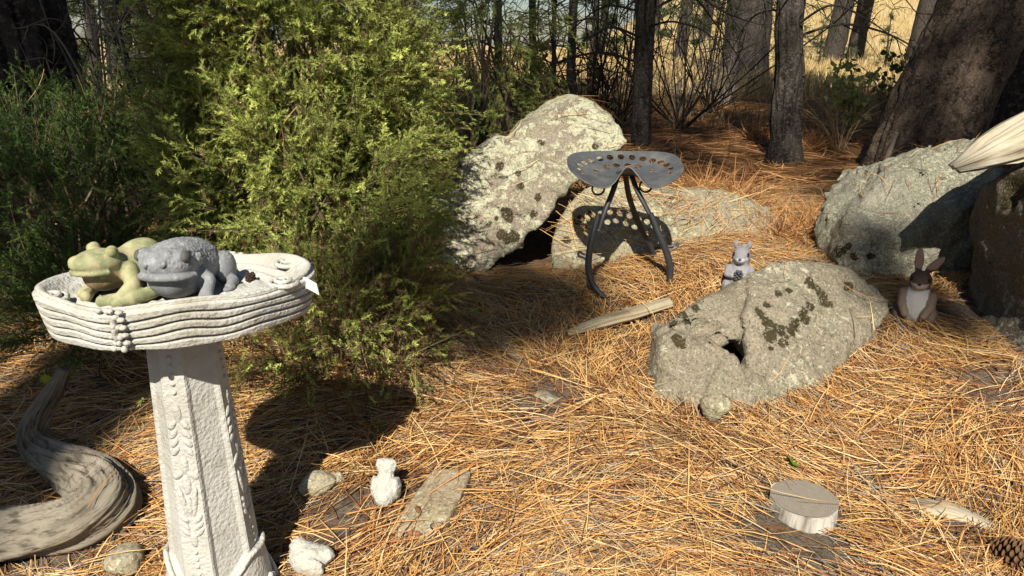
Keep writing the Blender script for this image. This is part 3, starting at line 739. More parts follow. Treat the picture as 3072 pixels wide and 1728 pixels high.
# two mid trunks
pine('young_pine', 'slim dark-banded trunk right behind the lichen boulder', vert_path(1922,445,5.65,7,(-.12,.1),.012,6,2), [.072,.066,.064,.06,.05,.03], M['barkgrey'], 7, 'young pine trunks behind the boulders', sides=64, rings=220, amp=.06, furrow=.008, ndead=46, dz=(.6,2.6), deadlen=(.5,1.6), flare=.25, crown=(3.4,7.2,1.7,20,10), W=.003)
pine('young_pine', 'curved young trunk with flared foot between stool and leaning trunk', [P(2352,490,5.1)*np.array((1,1,0))+np.array((0,0,.25)), P(2356,420,5.1), P(2358,330,5.12), P(2368,200,5.15), P(2366,80,5.15), P(2378,-60,5.2), P(2400,-400,5.3), P(2390,-900,5.5)], [.115,.092,.088,.088,.086,.085,.07,.04], M['barkgrey'], 8, 'young pine trunks behind the boulders', sides=72, rings=240, amp=.09, furrow=.012, ndead=22, dz=(.8,2.4), deadlen=(.4,1.1), flare=.5, crown=(2.9,5.5,1.7,18,10), low=2, lowz=(1.0,1.5), W=.003)
pine('old_pine', 'broad old trunk standing at the meadow edge', vert_path(2228,268,12.5,14,(.1,0),.03,6,9), [.36,.335,.32,.31,.26,.12], M['barkgrey'], 9, sides=90, rings=260, amp=.05, fz=1.2, furrow=.02, ndead=16, dz=(1.2,3.4), deadlen=(.8,2.0), deadr=.016, flare=.3, low=4, lowz=(1.1,2.4), crown=(5.0,14,2.8,26,14), W=.006)
# thin dark trunks between juniper and lichen boulder
for i, (px, py, Y, r, lb) in enumerate([(1492,330,6.2,.030,'thinnest dark sapling trunk seen through the juniper edge'), (1607,352,7.2,.036,'straight dark sapling trunk above the left shoulder of the lichen boulder'), (1664,300,8.2,.026,'slender crooked sapling trunk just left of the one above the boulder peak'), (1708,300,7.8,.046,'dark sapling trunk rising right above the lichen boulder peak')]):
    pine('pine_sapling', lb, vert_path(px, py, Y, 5.5, ((i-1.5)*.05, 0), .02, 6, 20+i), [r, r*.95, r*.85, r*.7, r*.5, r*.3], M['bark'], 30+i, 'thin sapling trunks', sides=16, rings=60, amp=.08, ndead=26, dz=(.4,2.4), deadlen=(.4,1.2), deadr=.007, flare=.15, crown=(3.0,5.6,1.0,14,7), W=.004, low=1, lowz=(1.0,1.6))
for i, (px, py, Y, r, lb) in enumerate([(248,330,5.6,.022,'thin pale sapling trunk touching the massive dark trunk'), (556,300,6.6,.024,'thin dark sapling trunk left of the big juniper top'), (592,300,7.0,.030,'pale grey sapling trunk meeting the juniper top left')]):
    pine('pine_sapling', lb, vert_path(px, py, Y, 5.0, (-.25 if i == 0 else -.1, 0), .015, 6, 50+i), [r, r*.95, r*.85, r*.7, r*.5, r*.3], M['barkgrey'], 60+i, 'thin sapling trunks', sides=14, rings=50, amp=.08, ndead=16, dz=(.5,2.0), deadlen=(.35,.9), deadr=.006, deadcol=(.12,.10,.08), flare=.1, crown=(2.6,5.0,.9,12,7), W=.004, low=4, lowz=(.7,1.8))
# pines out on the meadow and the hill
far = [(2500,150,26,.34,11,3.2,'far pine trunk left of the pair at the meadow back'), (2566,140,29,.30,11,3.2,'far pine trunk standing close right of another in the meadow'), (2748,155,23,.30,10,3.4,'far pine trunk on the meadow nearest the leaning trunk'), (420,150,12,.12,6,.7,'grey-green young pine behind the bare twigs at upper left'), (500,150,15,.14,7,.9,'taller hazy pine behind the bare twigs at upper left'), (330,150,14,.12,6.5,.8,'pale young pine close right of the massive dark trunk'),
       (270,150,9.5,.07,4.5,.4,'low bushy pine just right of the massive dark trunk'), (370,150,10.5,.08,5,.3,'low bushy pine behind the two tan balls'), (460,150,9.0,.06,4.2,.5,'bushy young pine behind the bare twigs near the juniper'), (560,150,11,.08,5.5,.4,'bushy young pine partly behind the big juniper top'), (1770,150,14,.06,4.6,.6,'thin young pine right of the sapling trunks'),
       (1800,150,36,.2,8,.5,'far bushy pine left of the slim trunk'), (2040,150,30,.25,9,.6,'far bushy pine between slim trunk and broad old trunk'), (2110,150,42,.3,10,.6,'farthest bushy pine left of the broad old trunk'), (1960,150,55,.3,11,.6,'small far pine on the hill foot right of the slim trunk'), (2440,90,60,.3,10,.6,'dark pine on the hill right of the curved trunk'), (2660,140,18,.03,1.5,.15,'knee-high seedling pine in the golden meadow'), (2830,150,24,.06,3.0,.2,'small green pine beside the leaning trunk in the meadow'), (2460,150,20,.03,1.4,.2,'little seedling pine left in the golden meadow')]
for i, (px, py, Y, r, h, z0, lb) in enumerate(far):
    p = P(px, py, Y); p[2] = gz(p[0], p[1])-.05
    rc = h*.20 if z0 < 1.0 else h*.22
    pine('meadow_pine', lb, [p, p+np.array((.02*h,0,h*.33)), p+np.array((0,0,h*.66)), p+np.array((0,0,h))], [r, r*.85, r*.6, r*.15], M['barkgrey'], 80+i, 'pines out on the meadow', sides=20, rings=50, amp=.06, ndead=9 if Y < 20 else 0, dz=(.5, 2.2), deadlen=(.4,1.1), flare=.2, crown=(p[2]+z0, p[2]+h, rc, 26 if h > 4 else 10, (11 if Y < 20 else 20) if h > 4 else 2), W=.006 if Y < 20 or h < 4 else .011, nsz=None if h > 4 else .9)
# tall pines behind the viewer: their crowns throw the dappled shade
TP = [('right', (1.1,-8.5), 20, 12.6, 2.8, 44, 101), ('centre', (-3.0,-8.0), 20, 12.8, 2.8, 44, 102), ('left', (-4.0,-3.4), 11.5, 6.2, 1.9, 26, 103), ('far right', (4.2,-8.8), 20, 12.4, 2.8, 40, 104)]
for nm_, (x_, y_), h_, z_, r_, nb_, sd_ in TP:
    pine('tall_pine', 'tall pine standing behind the viewer, '+nm_, [(x_,y_,-.7),(x_,y_,h_*.33),(x_+.1,y_,h_*.66),(x_+.1,y_,h_)], [.34,.3,.24,.06], M['bark'], sd_, 'pines behind the viewer', sides=24, rings=40, crown=(z_, h_, r_, nb_, 1), W=.012, pads=(5, 10, .27), limbs={'centre': [(-1.86,-7.72,9.86), (-1.60,-7.42,9.86), (-1.74,-7.56,9.86)], 'right': [(-.22,-7.28,9.7)]}.get(nm_, ()))

pine('tall_pine', 'slim pine standing just behind the viewer, left', [(-3.5,-2.7,-.4),(-3.5,-2.7,2.5),(-3.45,-2.7,5),(-3.45,-2.7,8)], [.12,.10,.08,.03], M['bark'], 105, 'pines behind the viewer', sides=20, rings=40, crown=(3.9,8,.50,13,1), W=.008, pads=(2, 4, .12))
# ------------------------------------------------------------------ birdbath
def blob(bag, c, r, rot=(0, 0, 0), col=None, nu=10, nv=7):
    u = np.linspace(0, 2*math.pi, nu, endpoint=False); v = np.linspace(.02, math.pi-.02, nv)
    U, W_ = np.meshgrid(u, v); Q = np.stack([np.cos(U)*np.sin(W_), np.sin(U)*np.sin(W_), np.cos(W_)], -1).reshape(-1, 3)*np.array(r)
    bag.add(Q @ rotm(*rot).T + np.array(c), gridF(nv, nu)[:, ::-1], col)
BX, BY = -.612, 1.262
BZ = float(gz(BX, BY))-.012
bath = empty('birdbath', (BX, BY, BZ)); tag(bath, 'cream cast concrete birdbath with wavy ribbed oval bowl and leaf-carved pedestal', 'birdbath')
def pscale(z): return np.interp(z, [.0,.13,.35,.60,.66], [1.2,1.14,1.0,.86,.84])
def psec(s):
    w_, Rr, st = .026*s, .072*s, .011*s; q = []
    e = .0022
    for k in range(4):
        a = -math.pi/2+k*math.pi/2; nx, ny = math.cos(a), math.sin(a); tx, ty = -ny, nx
        for t_, r_ in ((-w_-.002, Rr-st), (-w_, Rr-e*1.6), (-w_+e, Rr), (0, Rr+.0012), (w_-e, Rr), (w_, Rr-e*1.6), (w_+.002, Rr-st)):
            q.append((nx*r_+tx*t_, ny*r_+ty*t_))
    return np.array(q)
zs = np.linspace(.02, .655, 26); secs = []
for z in zs:
    q = psec(pscale(z)); secs.append(np.column_stack([q, np.full(len(q), z)]))
V = np.concatenate(secs); ped = mk('pedestal', V, gridF(len(zs), 28), M['concrete'], bath, False)
# skirt with draped trim
def rope_z(th): return .115+.030*np.cos(2*(th-math.pi))*1.0 - .004*np.cos(8*th)
def skirt_r(th, v): return (.106-.015*v**1.5+.008*np.exp(-v/.10))*(1+.030*np.cos(4*th))
th = np.linspace(0, 2*math.pi, 120, endpoint=False); vv = np.linspace(0, 1, 16)
TH, VV = np.meshgrid(th, vv); RR = skirt_r(TH, VV); ZZ = VV*rope_z(TH)
ring = np.stack([np.cos(TH)*RR, np.sin(TH)*RR, ZZ], -1)
inner = np.stack([np.cos(th)*.066, np.sin(th)*.066, rope_z(th)+.004], -1)[None]
skirt = mk('skirt', np.concatenate([ring, inner]).reshape(-1, 3), gridF(17, 120), M['concrete'], bath, True)
rp = np.stack([np.cos(th)*(skirt_r(th, 1.0)+.001), np.sin(th)*(skirt_r(th, 1.0)+.001), rope_z(th)], -1)
rp = np.vstack([rp, rp[:2]])
tube_obj('draped_trim', rp, [.0055]*2, M['concrete'], skirt, sides=8, n=len(rp))
for k in range(4):                                   # flowers on the panels, fans on the corners
    a = -math.pi/2+k*math.pi/2; bag = Bag(); r_ = skirt_r(a, .45)+.001
    c = np.array((math.cos(a)*r_, math.sin(a)*r_, .052)); t_ = np.array((-math.sin(a), math.cos(a), 0)); up_ = np.array((0, 0, 1.0))
    for j in range(5):
        b_ = j*2*math.pi/5+.3; blob(bag, c+(t_*math.cos(b_)+up_*math.sin(b_))*.0115, (.0075,.0075,.0075), (0, 0, 0))
    blob(bag, c, (.006,.006,.006)); tag(bag.obj('flower_relief', M['concrete'], skirt), kind='stuff')
    a += math.pi/4; bag = Bag(); t_ = np.array((-math.sin(a), math.cos(a), 0)); o_ = np.array((math.cos(a), math.sin(a), 0))
    kn = np.array((*(o_[:2]*(skirt_r(a, .9))), rope_z(a)-.012)); blob(bag, kn, (.010,.010,.010))
    for j in range(-3, 4):
        e_ = kn+t_*(.017*j)+np.array((0, 0, -.085+.004*abs(j)))
        rr_ = skirt_r(math.atan2(e_[1], e_[0]), .1)+.002; hh = math.hypot(e_[0], e_[1]); e_[:2] *= rr_/hh
        m_ = (kn+e_)/2+t_*(.004*j)+o_*.003
        bag_tube(bag, [kn, m_, e_], [.003, .005, .0065], sides=6, n=8)
    tag(bag.obj('fan_relief', M['concrete'], skirt), kind='stuff')
leafs = [(0,.478,.020,.0085,0)]+[(s*.0125,z,.0125,.0062,s*-38) for z in (.455,.437,.419,.402) for s in (-1, 1)]+[(0,.372,.021,.0085,0),(-.0135,.352,.013,.007,50),(.0135,.352,.013,.007,-50),(0,.330,.023,.009,0),
         (-.010,.292,.036,.0058,-9),(.010,.292,.036,.0058,9),(0,.285,.024,.006,0)]+[(s*.012,z,.0125,.006,s*38) for z in (.258,.243,.229) for s in (-1, 1)]+[(0,.213,.019,.008,0)]
for k in range(4):
    a = k*math.pi/2; bag = Bag()
    for dx, z, L_, W_, an in leafs:
        s = pscale(z); yy = -(.072*s)
        q = np.array((dx*s, yy-.0002, z))
        Mx = rotm(0, 0, math.degrees(a)); q = Mx @ q
        n0 = bag.n; blob(bag, (0, 0, 0), (W_, .0042, L_), (0, an, 0)); bag.V[-1] = bag.V[-1] @ Mx.T + q
    tag(bag.obj('leaf_relief', M['concrete'], ped), kind='stuff')
    bag = Bag()
    for z in (.135,.152,.168,.184,.520,.537,.554,.571,.588):
        s = pscale(z); q = rotm(0, 0, math.degrees(a)) @ np.array((0, -.072*s, z)); r_ = .0048 if z < .3 else .0055
        blob(bag, q, (r_,)*3)
    tag(bag.obj('bead_row', M['concrete'], ped), kind='stuff')
# bowl
ROT = R(12); AX, BXX = .228, .166
nth = 220; th = np.linspace(0, 2*math.pi, nth, endpoint=False)
Ro = AX*BXX/np.sqrt((BXX*np.cos(th))**2+(AX*np.sin(th))**2)*(1+.018*np.sin(5*th+.8)+.012*np.sin(9*th+2)+.02*np.cos(4*th))
z0b, H_ = .640, .074
rings = []
for f in (.25,.5,.75,.9): rings.append((Ro*f*.93, np.full(nth, z0b-.004+.006*f)))
for v in np.linspace(0, 1, 56):
    wv = .12*np.sin(3*th+1.0)+.12*np.sin(7*th+2.2)+.04*np.sin(11*th)
    ph = (v*5.0+wv*4*v*(1-v)*2.2)
    bulge = np.minimum(1, np.abs(np.sin(math.pi*np.clip(ph, 0, 5)))*1.9)**.8
    rings.append((Ro*(.93+.07*v**.7)-.009+.011*bulge, z0b+.002+v*H_+.006*np.sin(4*th+.5)*v))
zr = rings[-1][1]
for f, dz in ((.985,.006),(.965,.0085),(.94,.008),(.915,.003),(.89,-.003),(.86,-.007)): rings.append((Ro*f, zr+dz))
for f in np.linspace(.84, .03, 42):
    sw = .0035*np.sin(f*46+1.6*np.sin(2*th+.6)+.9*np.sin(5*th))*np.clip(f*1.5-.1, 0, 1)
    rings.append((Ro*f, z0b+H_-.008-.010*(1-f*f)+sw))
V = np.concatenate([np.column_stack([np.cos(th+ROT)*r_, np.sin(th+ROT)*r_, z_]) for r_, z_ in rings])
V[:, 0] += .008; V[:, 1] += -.002
bowl = mk('bowl', V, gridF(len(rings), nth), M['concrete'], bath, True)
def bowl_pt(a, z, out=0.0):
    i = int(round((a % (2*math.pi))/(2*math.pi)*nth)) % nth; r_ = Ro[i]*(.945+.05*np.clip((z-z0b)/H_, 0, 1))+out
    return np.array((math.cos(th[i]+ROT)*r_+.008, math.sin(th[i]+ROT)*r_-.002, z))
for a in (R(245), R(65)):                             # cast medallions front and back
    bag = Bag(); an = a+ROT; t_ = np.array((-math.sin(an), math.cos(an), 0))
    c = bowl_pt(a, z0b+.045)
    for j in range(10):
        b_ = j*2*math.pi/10; q = bowl_pt(a, z0b+.047+.030*math.sin(b_), .001)+t_*.0095*math.cos(b_); blob(bag, q, (.005,.005,.005))
    blob(bag, c, (.0055,.0055,.026), (0, 0, 0))
    for s in (-1, 1):
        for z in (.075,.062,.048,.034,.020): blob(bag, bowl_pt(a, z0b+z, .001)+t_*s*.0185, (.0065,.0065,.0045))
        blob(bag, bowl_pt(a, z0b+.008, .001)+t_*s*.010, (.006,.006,.006))
    tag(bag.obj('medallion', M['concrete'], bowl), kind='stuff')
for a, sg in ((R(342), 1), (R(198), -1), (R(20), 1)):            # scrolled ends on the rim
    bag = Bag(); c = bowl_pt(a, z0b+H_+.005, -.020); sp = []
    for j in range(26):
        b_ = j/25*4.4*math.pi; r_ = .004+.024*j/25; sp.append(c+np.array((math.cos(b_*sg)*r_, math.sin(b_*sg)*r_, .002-.010*(j/25)**2)))
    bag_tube(bag, sp, [.003,.0045,.005], sides=7, n=60); bag.obj('scroll', M['concrete'], bowl)
tp = np.array((BX, BY, BZ))+bowl_pt(R(-10), z0b+.066, .004)
tv = [(-.014,0,.010),(-.004,-.004,.012),(.008,-.006,.006),(.017,-.004,-.001)]; V = []
for i, q in enumerate(tv):
    for dz in (0, -.022): V.append(tp+np.array(q)+np.array((.003*(dz < 0), 0, dz)))
V = np.array(V); V2 = V+np.array((.0003,.0008,0)); F = [[0,2,3,1],[2,4,5,3],[4,6,7,5]]; F += [[8+b for b in f[::-1]] for f in F]
tagp = mk('paper_tag', np.vstack([V, V2]), np.array(F), M['paper'], None, False); tag(tagp, 'curled white paper tag stuck to the right rim of the birdbath', 'tag')

# ------------------------------------------------------------------ cast animals
def statue(name, f, lo, hi, h, m, label, cat, loc, rz, colf=None, smoothn=0, tilt=(0, 0), sc_=1.0, disp=None):
    V, Q = nets(f, lo, hi, h); N = vnormals(V, Q)
    if disp is not None: V = V+N*disp(V, N)[:, None]
    root = empty(name, loc, rz); root.rotation_euler = (R(tilt[0]), R(tilt[1]), rz); root.scale = sc_ if isinstance(sc_, tuple) else (sc_,)*3
    tag(root, label, cat)
    mk('body', V, Q, m, root, True, colf(V, N) if colf is not None else np.ones_like(V)*.5)
    return root
def eye_part(root, c, r, m, rot=(0, 0, 0), name='eye', col=(.1, .1, .1)):
    b = Bag(); blob(b, c, r, rot, col, 16, 11); return b.obj(name, m, root)
def m_statue(name, c0, c1, c2, bs=300, rough=.75):
    b = NB(name); v = b.coord(); c = b.attr('Col', 'Color')
    a = b.mix(b.ramp(b.noise(v, 22, 4, .65), [(.38, 0.), (.6, 1.)]), c0, c1); a = b.mix(b.ramp(b.noise(v, 60, 4, .7), [(.52, 0.), (.66, .85)]), a, c2)
    a = b.mix(1.0, a, b.mix(1.0, c, (2, 2, 2), 'MULTIPLY'), 'MULTIPLY')
    return b.bsdf(a, rough, b.bump(b.noise(v, bs, 3), .4, .002), spec=.2)
M['toad'] = m_statue('toad_glaze', (.18,.182,.18), (.255,.258,.256), (.36,.362,.355))
M['frog'] = m_statue('frog_glaze', (.22,.235,.115), (.40,.385,.205), (.47,.36,.21))
jaw = [(.047+.052*math.cos(R(a)), .0585*math.sin(R(a)), .0555+.004*math.cos(R(a*1.2))) for a in range(-88, 89, 16)]
jaw2 = [(x+.004, y*1.06, z+.0070) for x, y, z in jaw]
tprim = [(ell((-.035,0,.054),(.075,.060,.047),(0,4,0)), 0), (ell((.045,0,.076),(.053,.060,.035)), .025), (ell((.005,0,.080),(.060,.050,.030)), .02), (ell((.038,0,.044),(.048,.052,.036)), .015), (ell((.0,0,.035),(.058,.052,.035)), .02)]
for s in (-1, 1):
    tprim += [(ell((.058,s*.042,.092),(.019,.014,.016)), .006), (ell((.020,s*.0575,.079),(.012,.006,.013)), .002), (cap((.078,s*.022,.100),(.098,s*.020,.084),.006,.004), .006),
              (chain([(.012,s*.052,.045),(.010,s*.066,.034),(.030,s*.066,.006)], [.016,.015,.014]), .006), (ell((.046,s*.070,.005),(.024,.019,.007)), .008),
              (ell((-.085,s*.056,.034),(.034,.024,.034),(0,30,0)), .005), (chain([(-.07,s*.080,.010),(-.040,s*.086,.006)], [.013,.008]), .006), (ell((-.035,s*.086,.005),(.020,.015,.006)), .006)]
tprim += [(chain(jaw, [.0065]*len(jaw)), .004)]
tcut = [(chain(jaw2, [.0034]*len(jaw2)), .002)]
for s in (-1, 1): tcut += [(ell((.064,s*.055,.094),(.0135,.010,.0115)), .002)]
ZB = BZ+z0b+H_-.016
def toad_disp(V, N):
    rough = np.clip((V[:, 2]-.045)/.02, 0, 1)*np.where(V[:, 0] > .02, np.clip((V[:, 2]-.068)/.01, 0, 1), 1)
    wl = worley(V, 145, 1); return rough*.0024*np.clip(.6-wl, 0, 1)*2.0
def toad_col(V, N):
    c = np.full(V.shape, .5); f = np.clip((.055-V[:, 2])/.03, 0, 1)*np.clip((V[:, 0]-.0)/.03, 0, 1)*(np.abs(V[:, 1]) < .055)
    return c*(1-.32*f[:, None])
toad = statue('toad_ornament', blend(tprim, tcut), (-.14,-.125,-.006), (.12,.125,.128), .0022, M['toad'], 'blue-grey warty toad ornament sitting in the middle of the birdbath bowl', 'ornament', (-.580,1.228,ZB), R(264), toad_col, disp=toad_disp, sc_=(.80,.78,.90))
for s in (-1, 1): eye_part(toad, (.0635,s*.0520,.0940), (.0130,.010,.0115), M['toad'], col=(.25,.24,.20))
fj = [(.046+.056*math.cos(R(a)), .0445*math.sin(R(a)), .0640+.004*math.cos(R(a))) for a in range(-92, 93, 16)]
fprim = [(ell((-.045,0,.058),(.066,.043,.046),(0,18,0)), 0), (ell((.042,0,.079),(.055,.046,.026),(0,-4,0)), .02), (ell((.030,0,.052),(.052,.039,.034)), .012), (ell((.088,0,.077),(.016,.028,.016)), .014)]
for s in (-1, 1):
    fprim += [(ell((.030,s*.034,.100),(.015,.010,.013)), .007), (ell((.090,s*.014,.088),(.010,.009,.008)), .008), (chain([(.0,s*.040,.055),(.012,s*.064,.030),(.045,s*.060,.010),(.070,s*.030,.008)], [.019,.017,.014,.012]), .008),
              (ell((-.052,s*.056,.046),(.036,.020,.030),(0,-25,0)), .005), (chain([(-.075,s*.062,.018),(-.02,s*.082,.012),(.030,s*.080,.009),(.060,s*.064,.007)], [.016,.014,.013,.010]), .006)]
fprim += [(chain(fj, [.0052]*len(fj)), .004)]
fcut = [(chain([(x+.003, y*1.06, z+.0058) for x, y, z in fj], [.0028]*len(fj)), .002)]
def frog_col(V, N):
    c = np.full(V.shape, .5); f = np.clip((.066-V[:, 2])/.02, 0, 1)*np.clip((V[:, 0]-.0)/.03, 0, 1)*(np.abs(V[:, 1]) < .042)*(V[:, 2] > .02)
    return c*(1-f[:, None]*np.array((.25,.42,.45)))
frog = statue('frog_ornament', blend(fprim, fcut), (-.125,-.11,-.008), (.125,.11,.125), .0027, M['frog'], 'mottled green frog ornament at the left end of the birdbath bowl', 'ornament', (-.682,1.215,ZB+.004), R(240), frog_col, sc_=(.76,.74,.86))
for s in (-1, 1): eye_part(frog, (.033,s*.041,.1005), (.0105,.0065,.0095), M['frog'], col=(.40,.43,.36))
bag = Bag()
for j in range(26):
    a = j*2.4; r_ = .007*math.sqrt(1-(j/26-.4)**2*1.5); blob(bag, (math.cos(a)*r_, math.sin(a)*r_, .001+.016*j/26), (.0042,.0042,.0022), (0, 0, 0), (.07,.045,.03), 6, 4)
cn = bag.obj('small_cone', M['bits']); cn.location = P(752,838,1.30); cn.location.z = BZ+z0b+H_-.016; tag(cn, 'tiny dark cone lying behind the grey toad in the bowl', 'cone')

# squirrel
M['paint'] = m_col('painted_resin', .7, .2, var=180)
sq = [(ell((0,0,.048),(.034,.034,.046)), 0), (ell((.004,0,.115),(.026,.024,.024)), .012), (cap((.0,0,.08),(.0,0,.10),.022), .012), (ell((.026,0,.108),(.016,.014,.012)), .010)]
for s in (-1, 1):
    sq += [(ell((-.006,s*.018,.143),(.005,.007,.011)), .003), (chain([(.008,s*.030,.075),(.028,s*.032,.062),(.034,s*.010,.060)], [.011,.009,.008]), .005), (ell((.012,s*.032,.022),(.024,.014,.024)), .006), (ell((.034,s*.026,.006),(.018,.009,.007)), .004)]
sq += [(chain([(-.03,0,.02),(-.055,0,.05),(-.05,0,.095),(-.062,0,.12)], [.014,.018,.019,.010]), .006)]
def sq_col(V, N):
    c = np.tile(np.array((.30,.28,.285)), (len(V), 1))
    c[(V[:, 0] > .018) & (V[:, 2] > .094) & (V[:, 2] < .1125)] = (.60,.58,.56)
    c[(V[:, 0] > .0) & (np.abs(V[:, 1]) < .02) & (V[:, 2] < .095) & (V[:, 2] > .02)] = (.36,.34,.335); return c
sp_ = P(2214,868,2.42); sp_[2] = gz(sp_[0], sp_[1])-.004
squir = statue('squirrel_ornament', blend(sq, [(cap((.043,-.012,.1005),(.043,.012,.1005),.002), .002)]), (-.085,-.06,-.004), (.055,.06,.162), .0024, M['paint'], 'grey squirrel ornament holding a cone beside the mossy boulder', 'ornament', sp_, R(-112), sq_col, sc_=1.22)
for s in (-1, 1): eye_part(squir, (.021,s*.0195,.1215), (.0055,.003,.0065), M['paint'], col=(.03,.03,.035))
eye_part(squir, (.042,0,.1115), (.004,.0045,.0035), M['paint'], name='nose', col=(.12,.11,.12))
bag = Bag()
for j in range(30):
    a = j*2.4; f = j/30; r_ = .011*math.sqrt(max(.05, 1-(f*1.9-.9)**2)); blob(bag, (.040+.004*math.cos(a), r_*math.sin(a), .050+.030*f), (.005,.004,.0026), (0, 0, 0), (.12,.115,.12), 6, 4)
bag.obj('held_cone', M['paint'], squir)
# rabbit
rb = [(ell((0,0,.060),(.044,.046,.062)), 0), (ell((.010,0,.095),(.034,.036,.045)), .02), (ell((.014,0,.150),(.034,.032,.030)), .014), (ell((.040,0,.140),(.016,.018,.014)), .010)]
rb += [(ell((-.004,-.014,.207),(.006,.013,.040),(4,-8,0)), .004), (ell((-.008,.030,.197),(.006,.013,.038),(-38,-8,0)), .004)]
for s in (-1, 1):
    rb += [(chain([(.020,s*.040,.105),(.036,s*.040,.072),(.050,s*.026,.045)], [.015,.013,.011]), .007), (ell((.0,s*.046,.030),(.036,.020,.034)), .008), (ell((.040,s*.040,.008),(.030,.012,.009)), .004)]
def rb_col(V, N):
    c = np.tile(np.array((.23,.165,.12)), (len(V), 1)); fr = (V[:, 0] > .012)
    arm = np.zeros(len(V), bool)
    for s in (-1, 1): arm |= (chain([(.020,s*.040,.105),(.036,s*.040,.072),(.050,s*.026,.045)], [.018,.016,.014])(V) < 0)
    c[fr & (np.abs(V[:, 1]) < .030) & (V[:, 2] < .125) & ~arm] = (.62,.60,.55)
    c[(V[:, 0] > .034) & (V[:, 2] > .122) & (V[:, 2] < .147)] = (.50,.42,.35)
    hd = (V[:, 2] > .147) & (V[:, 2] < .185); c[hd] = (.13,.08,.055)  # head coloured darker than the body, painting in the shadow that falls on it
    ear = (V[:, 2] > .183) & (N[:, 0] > .5); c[ear] = (.42,.28,.21)
    return c
rp_ = P(2742,950,2.38); rp_[2] = gz(rp_[0], rp_[1])-.01
rab = statue('rabbit_ornament', blend(rb), (-.06,-.085,-.006), (.08,.095,.255), .0030, M['paint'], 'brown rabbit ornament with white belly standing before the granite boulder', 'ornament', rp_, R(-122), rb_col, sc_=1.10)
for s in (-1, 1): eye_part(rab, (.036,s*.0235,.158), (.005,.0035,.0065), M['paint'], col=(.01,.01,.01))
eye_part(rab, (.055,0,.146), (.0035,.006,.0035), M['paint'], name='nose', col=(.03,.02,.02))
# plaster birds
def bird_disp(V, N): return .0022*np.clip(.62-worley(V, 80, 3), 0, 1)*3*np.clip((N[:, 2]+.9), 0, 1)
p_ = G(1160,1505)
b1_ = [(ell((0,0,.038),(.036,.034,.040)), 0), (ell((.022,.0,.030),(.026,.026,.026)), .012), (chain([(-.004,0,.055),(-.010,0,.078),(-.014,0,.092)], [.026,.020,.018]), .014), (ell((-.017,0,.104),(.011,.028,.026),(0,-8,0)), .008), (ell((-.002,.030,.042),(.026,.010,.034),(0,20,0)), .004), (ell((-.002,-.030,.042),(.026,.010,.034),(0,20,0)), .004)]
statue('bird_ornament', blend(b1_, [(chain([(.012,-.024,.080),(.010,0,.082),(.012,.024,.080)], [.003]*3), .003), (ell((-.016,0,.150),(.05,.06,.030)), .003)]+[(cap((.001,y_*.6,.088),(-.002,y_,.122),.0016), .002) for y_ in (-.016,-.008,0,.008,.016)]), (-.06,-.06,-.004), (.07,.06,.135), .0028, M['bird'], 'white plaster bird ornament with upturned tail beside the flat slab', 'ornament', p_, R(-95), disp=bird_disp, sc_=.88)
p_ = G(930,1712)
b2_ = [(ell((0,0,.032),(.044,.037,.033)), 0), (ell((-.030,.010,.050),(.021,.020,.019)), .010), (ell((.020,-.022,.030),(.032,.012,.026)), .004), (ell((.030,.015,.042),(.026,.02,.018)), .008), (cap((-.046,.016,.052),(-.056,.018,.050),.006,.002), .004)]
statue('bird_ornament', blend(b2_, [(cap((-.02,-.02,.056),(-.004,-.012,.062),.0025), .003)]), (-.075,-.055,-.004), (.075,.055,.085), .0028, M['bird'], 'white plump plaster bird ornament by the foot of the birdbath', 'ornament', p_, R(-20), disp=bird_disp, sc_=.95)

# ------------------------------------------------------------------ tractor-seat stool
st = empty('tractor_seat_stool', (*(P(1878,890,2.62)[:2]), .2)); tag(st, 'grey metal stool with a perforated tractor seat and curved iron legs', 'stool'); so_ = np.array(st.location)
sc0 = P(1874,505,2.66)
nu, nv = 260, 200
us = np.linspace(-1, 1, nu); vs = np.linspace(-1, 1, nv); U, W_ = np.meshgrid(us, vs)
# square -> disc mapping keeps a clean outline
sx = U*np.sqrt(1-W_*W_/2); sy = W_*np.sqrt(1-U*U/2)
ph_ = np.arctan2(sy, sx); sq_f = (np.abs(np.cos(ph_))**2.9+np.abs(np.sin(ph_))**2.9)**(-1/2.9); sx = sx*sq_f; sy = sy*sq_f; X = sx*.208; Y = sy*.128
Y = np.where(Y < 0, Y*(1-.38*np.exp(-(sx/.20)**2)*np.clip(-sy, 0, 1)), Y)
Zs = .046*np.clip(sy+.15, 0, 1.15)**1.6+.030*np.abs(sx)**3-.040*np.clip(-sy+.1, 0, 1.1)**1.4*(1-.35*np.abs(sx)**2)+.068*np.exp(-(sx/.24)**2)*np.clip(-sy+.1, 0, 1.1)**1.3-.010*(1-np.clip(sx**2+sy**2, 0, 1))
Vs = np.stack([X, Y, Zs], -1).reshape(-1, 3)+(sc0-so_)+np.array((0,0,-.012))
holes = [(R(a), .80, .085) for a in np.linspace(18, 162, 11)]+[(R(a), .80, .07) for a in (-2, -20, 182, 200)]+[(R(a), .48, .085) for a in (55, 78, 102, 125)]+[(R(a), .5, .07) for a in (12, 168)]
F = gridF(nv, nu, False); cx = sx.reshape(-1)[F].mean(1); cy = sy.reshape(-1)[F].mean(1); keep = np.ones(len(F), bool)
for a, r_, hr in holes:
    hx, hy = math.cos(a)*r_, math.sin(a)*r_; keep &= (((cx-hx)*.208)**2+((cy-hy)*.128)**2) > (.0125 if hr > .08 else .010)**2
seat = mk('seat', Vs, F[keep], M['iron'], st, True)
md = seat.modifiers.new('thickness', 'SOLIDIFY'); md.thickness = .0035
def stp(L_): return [P(*q)-so_ for q in L_]
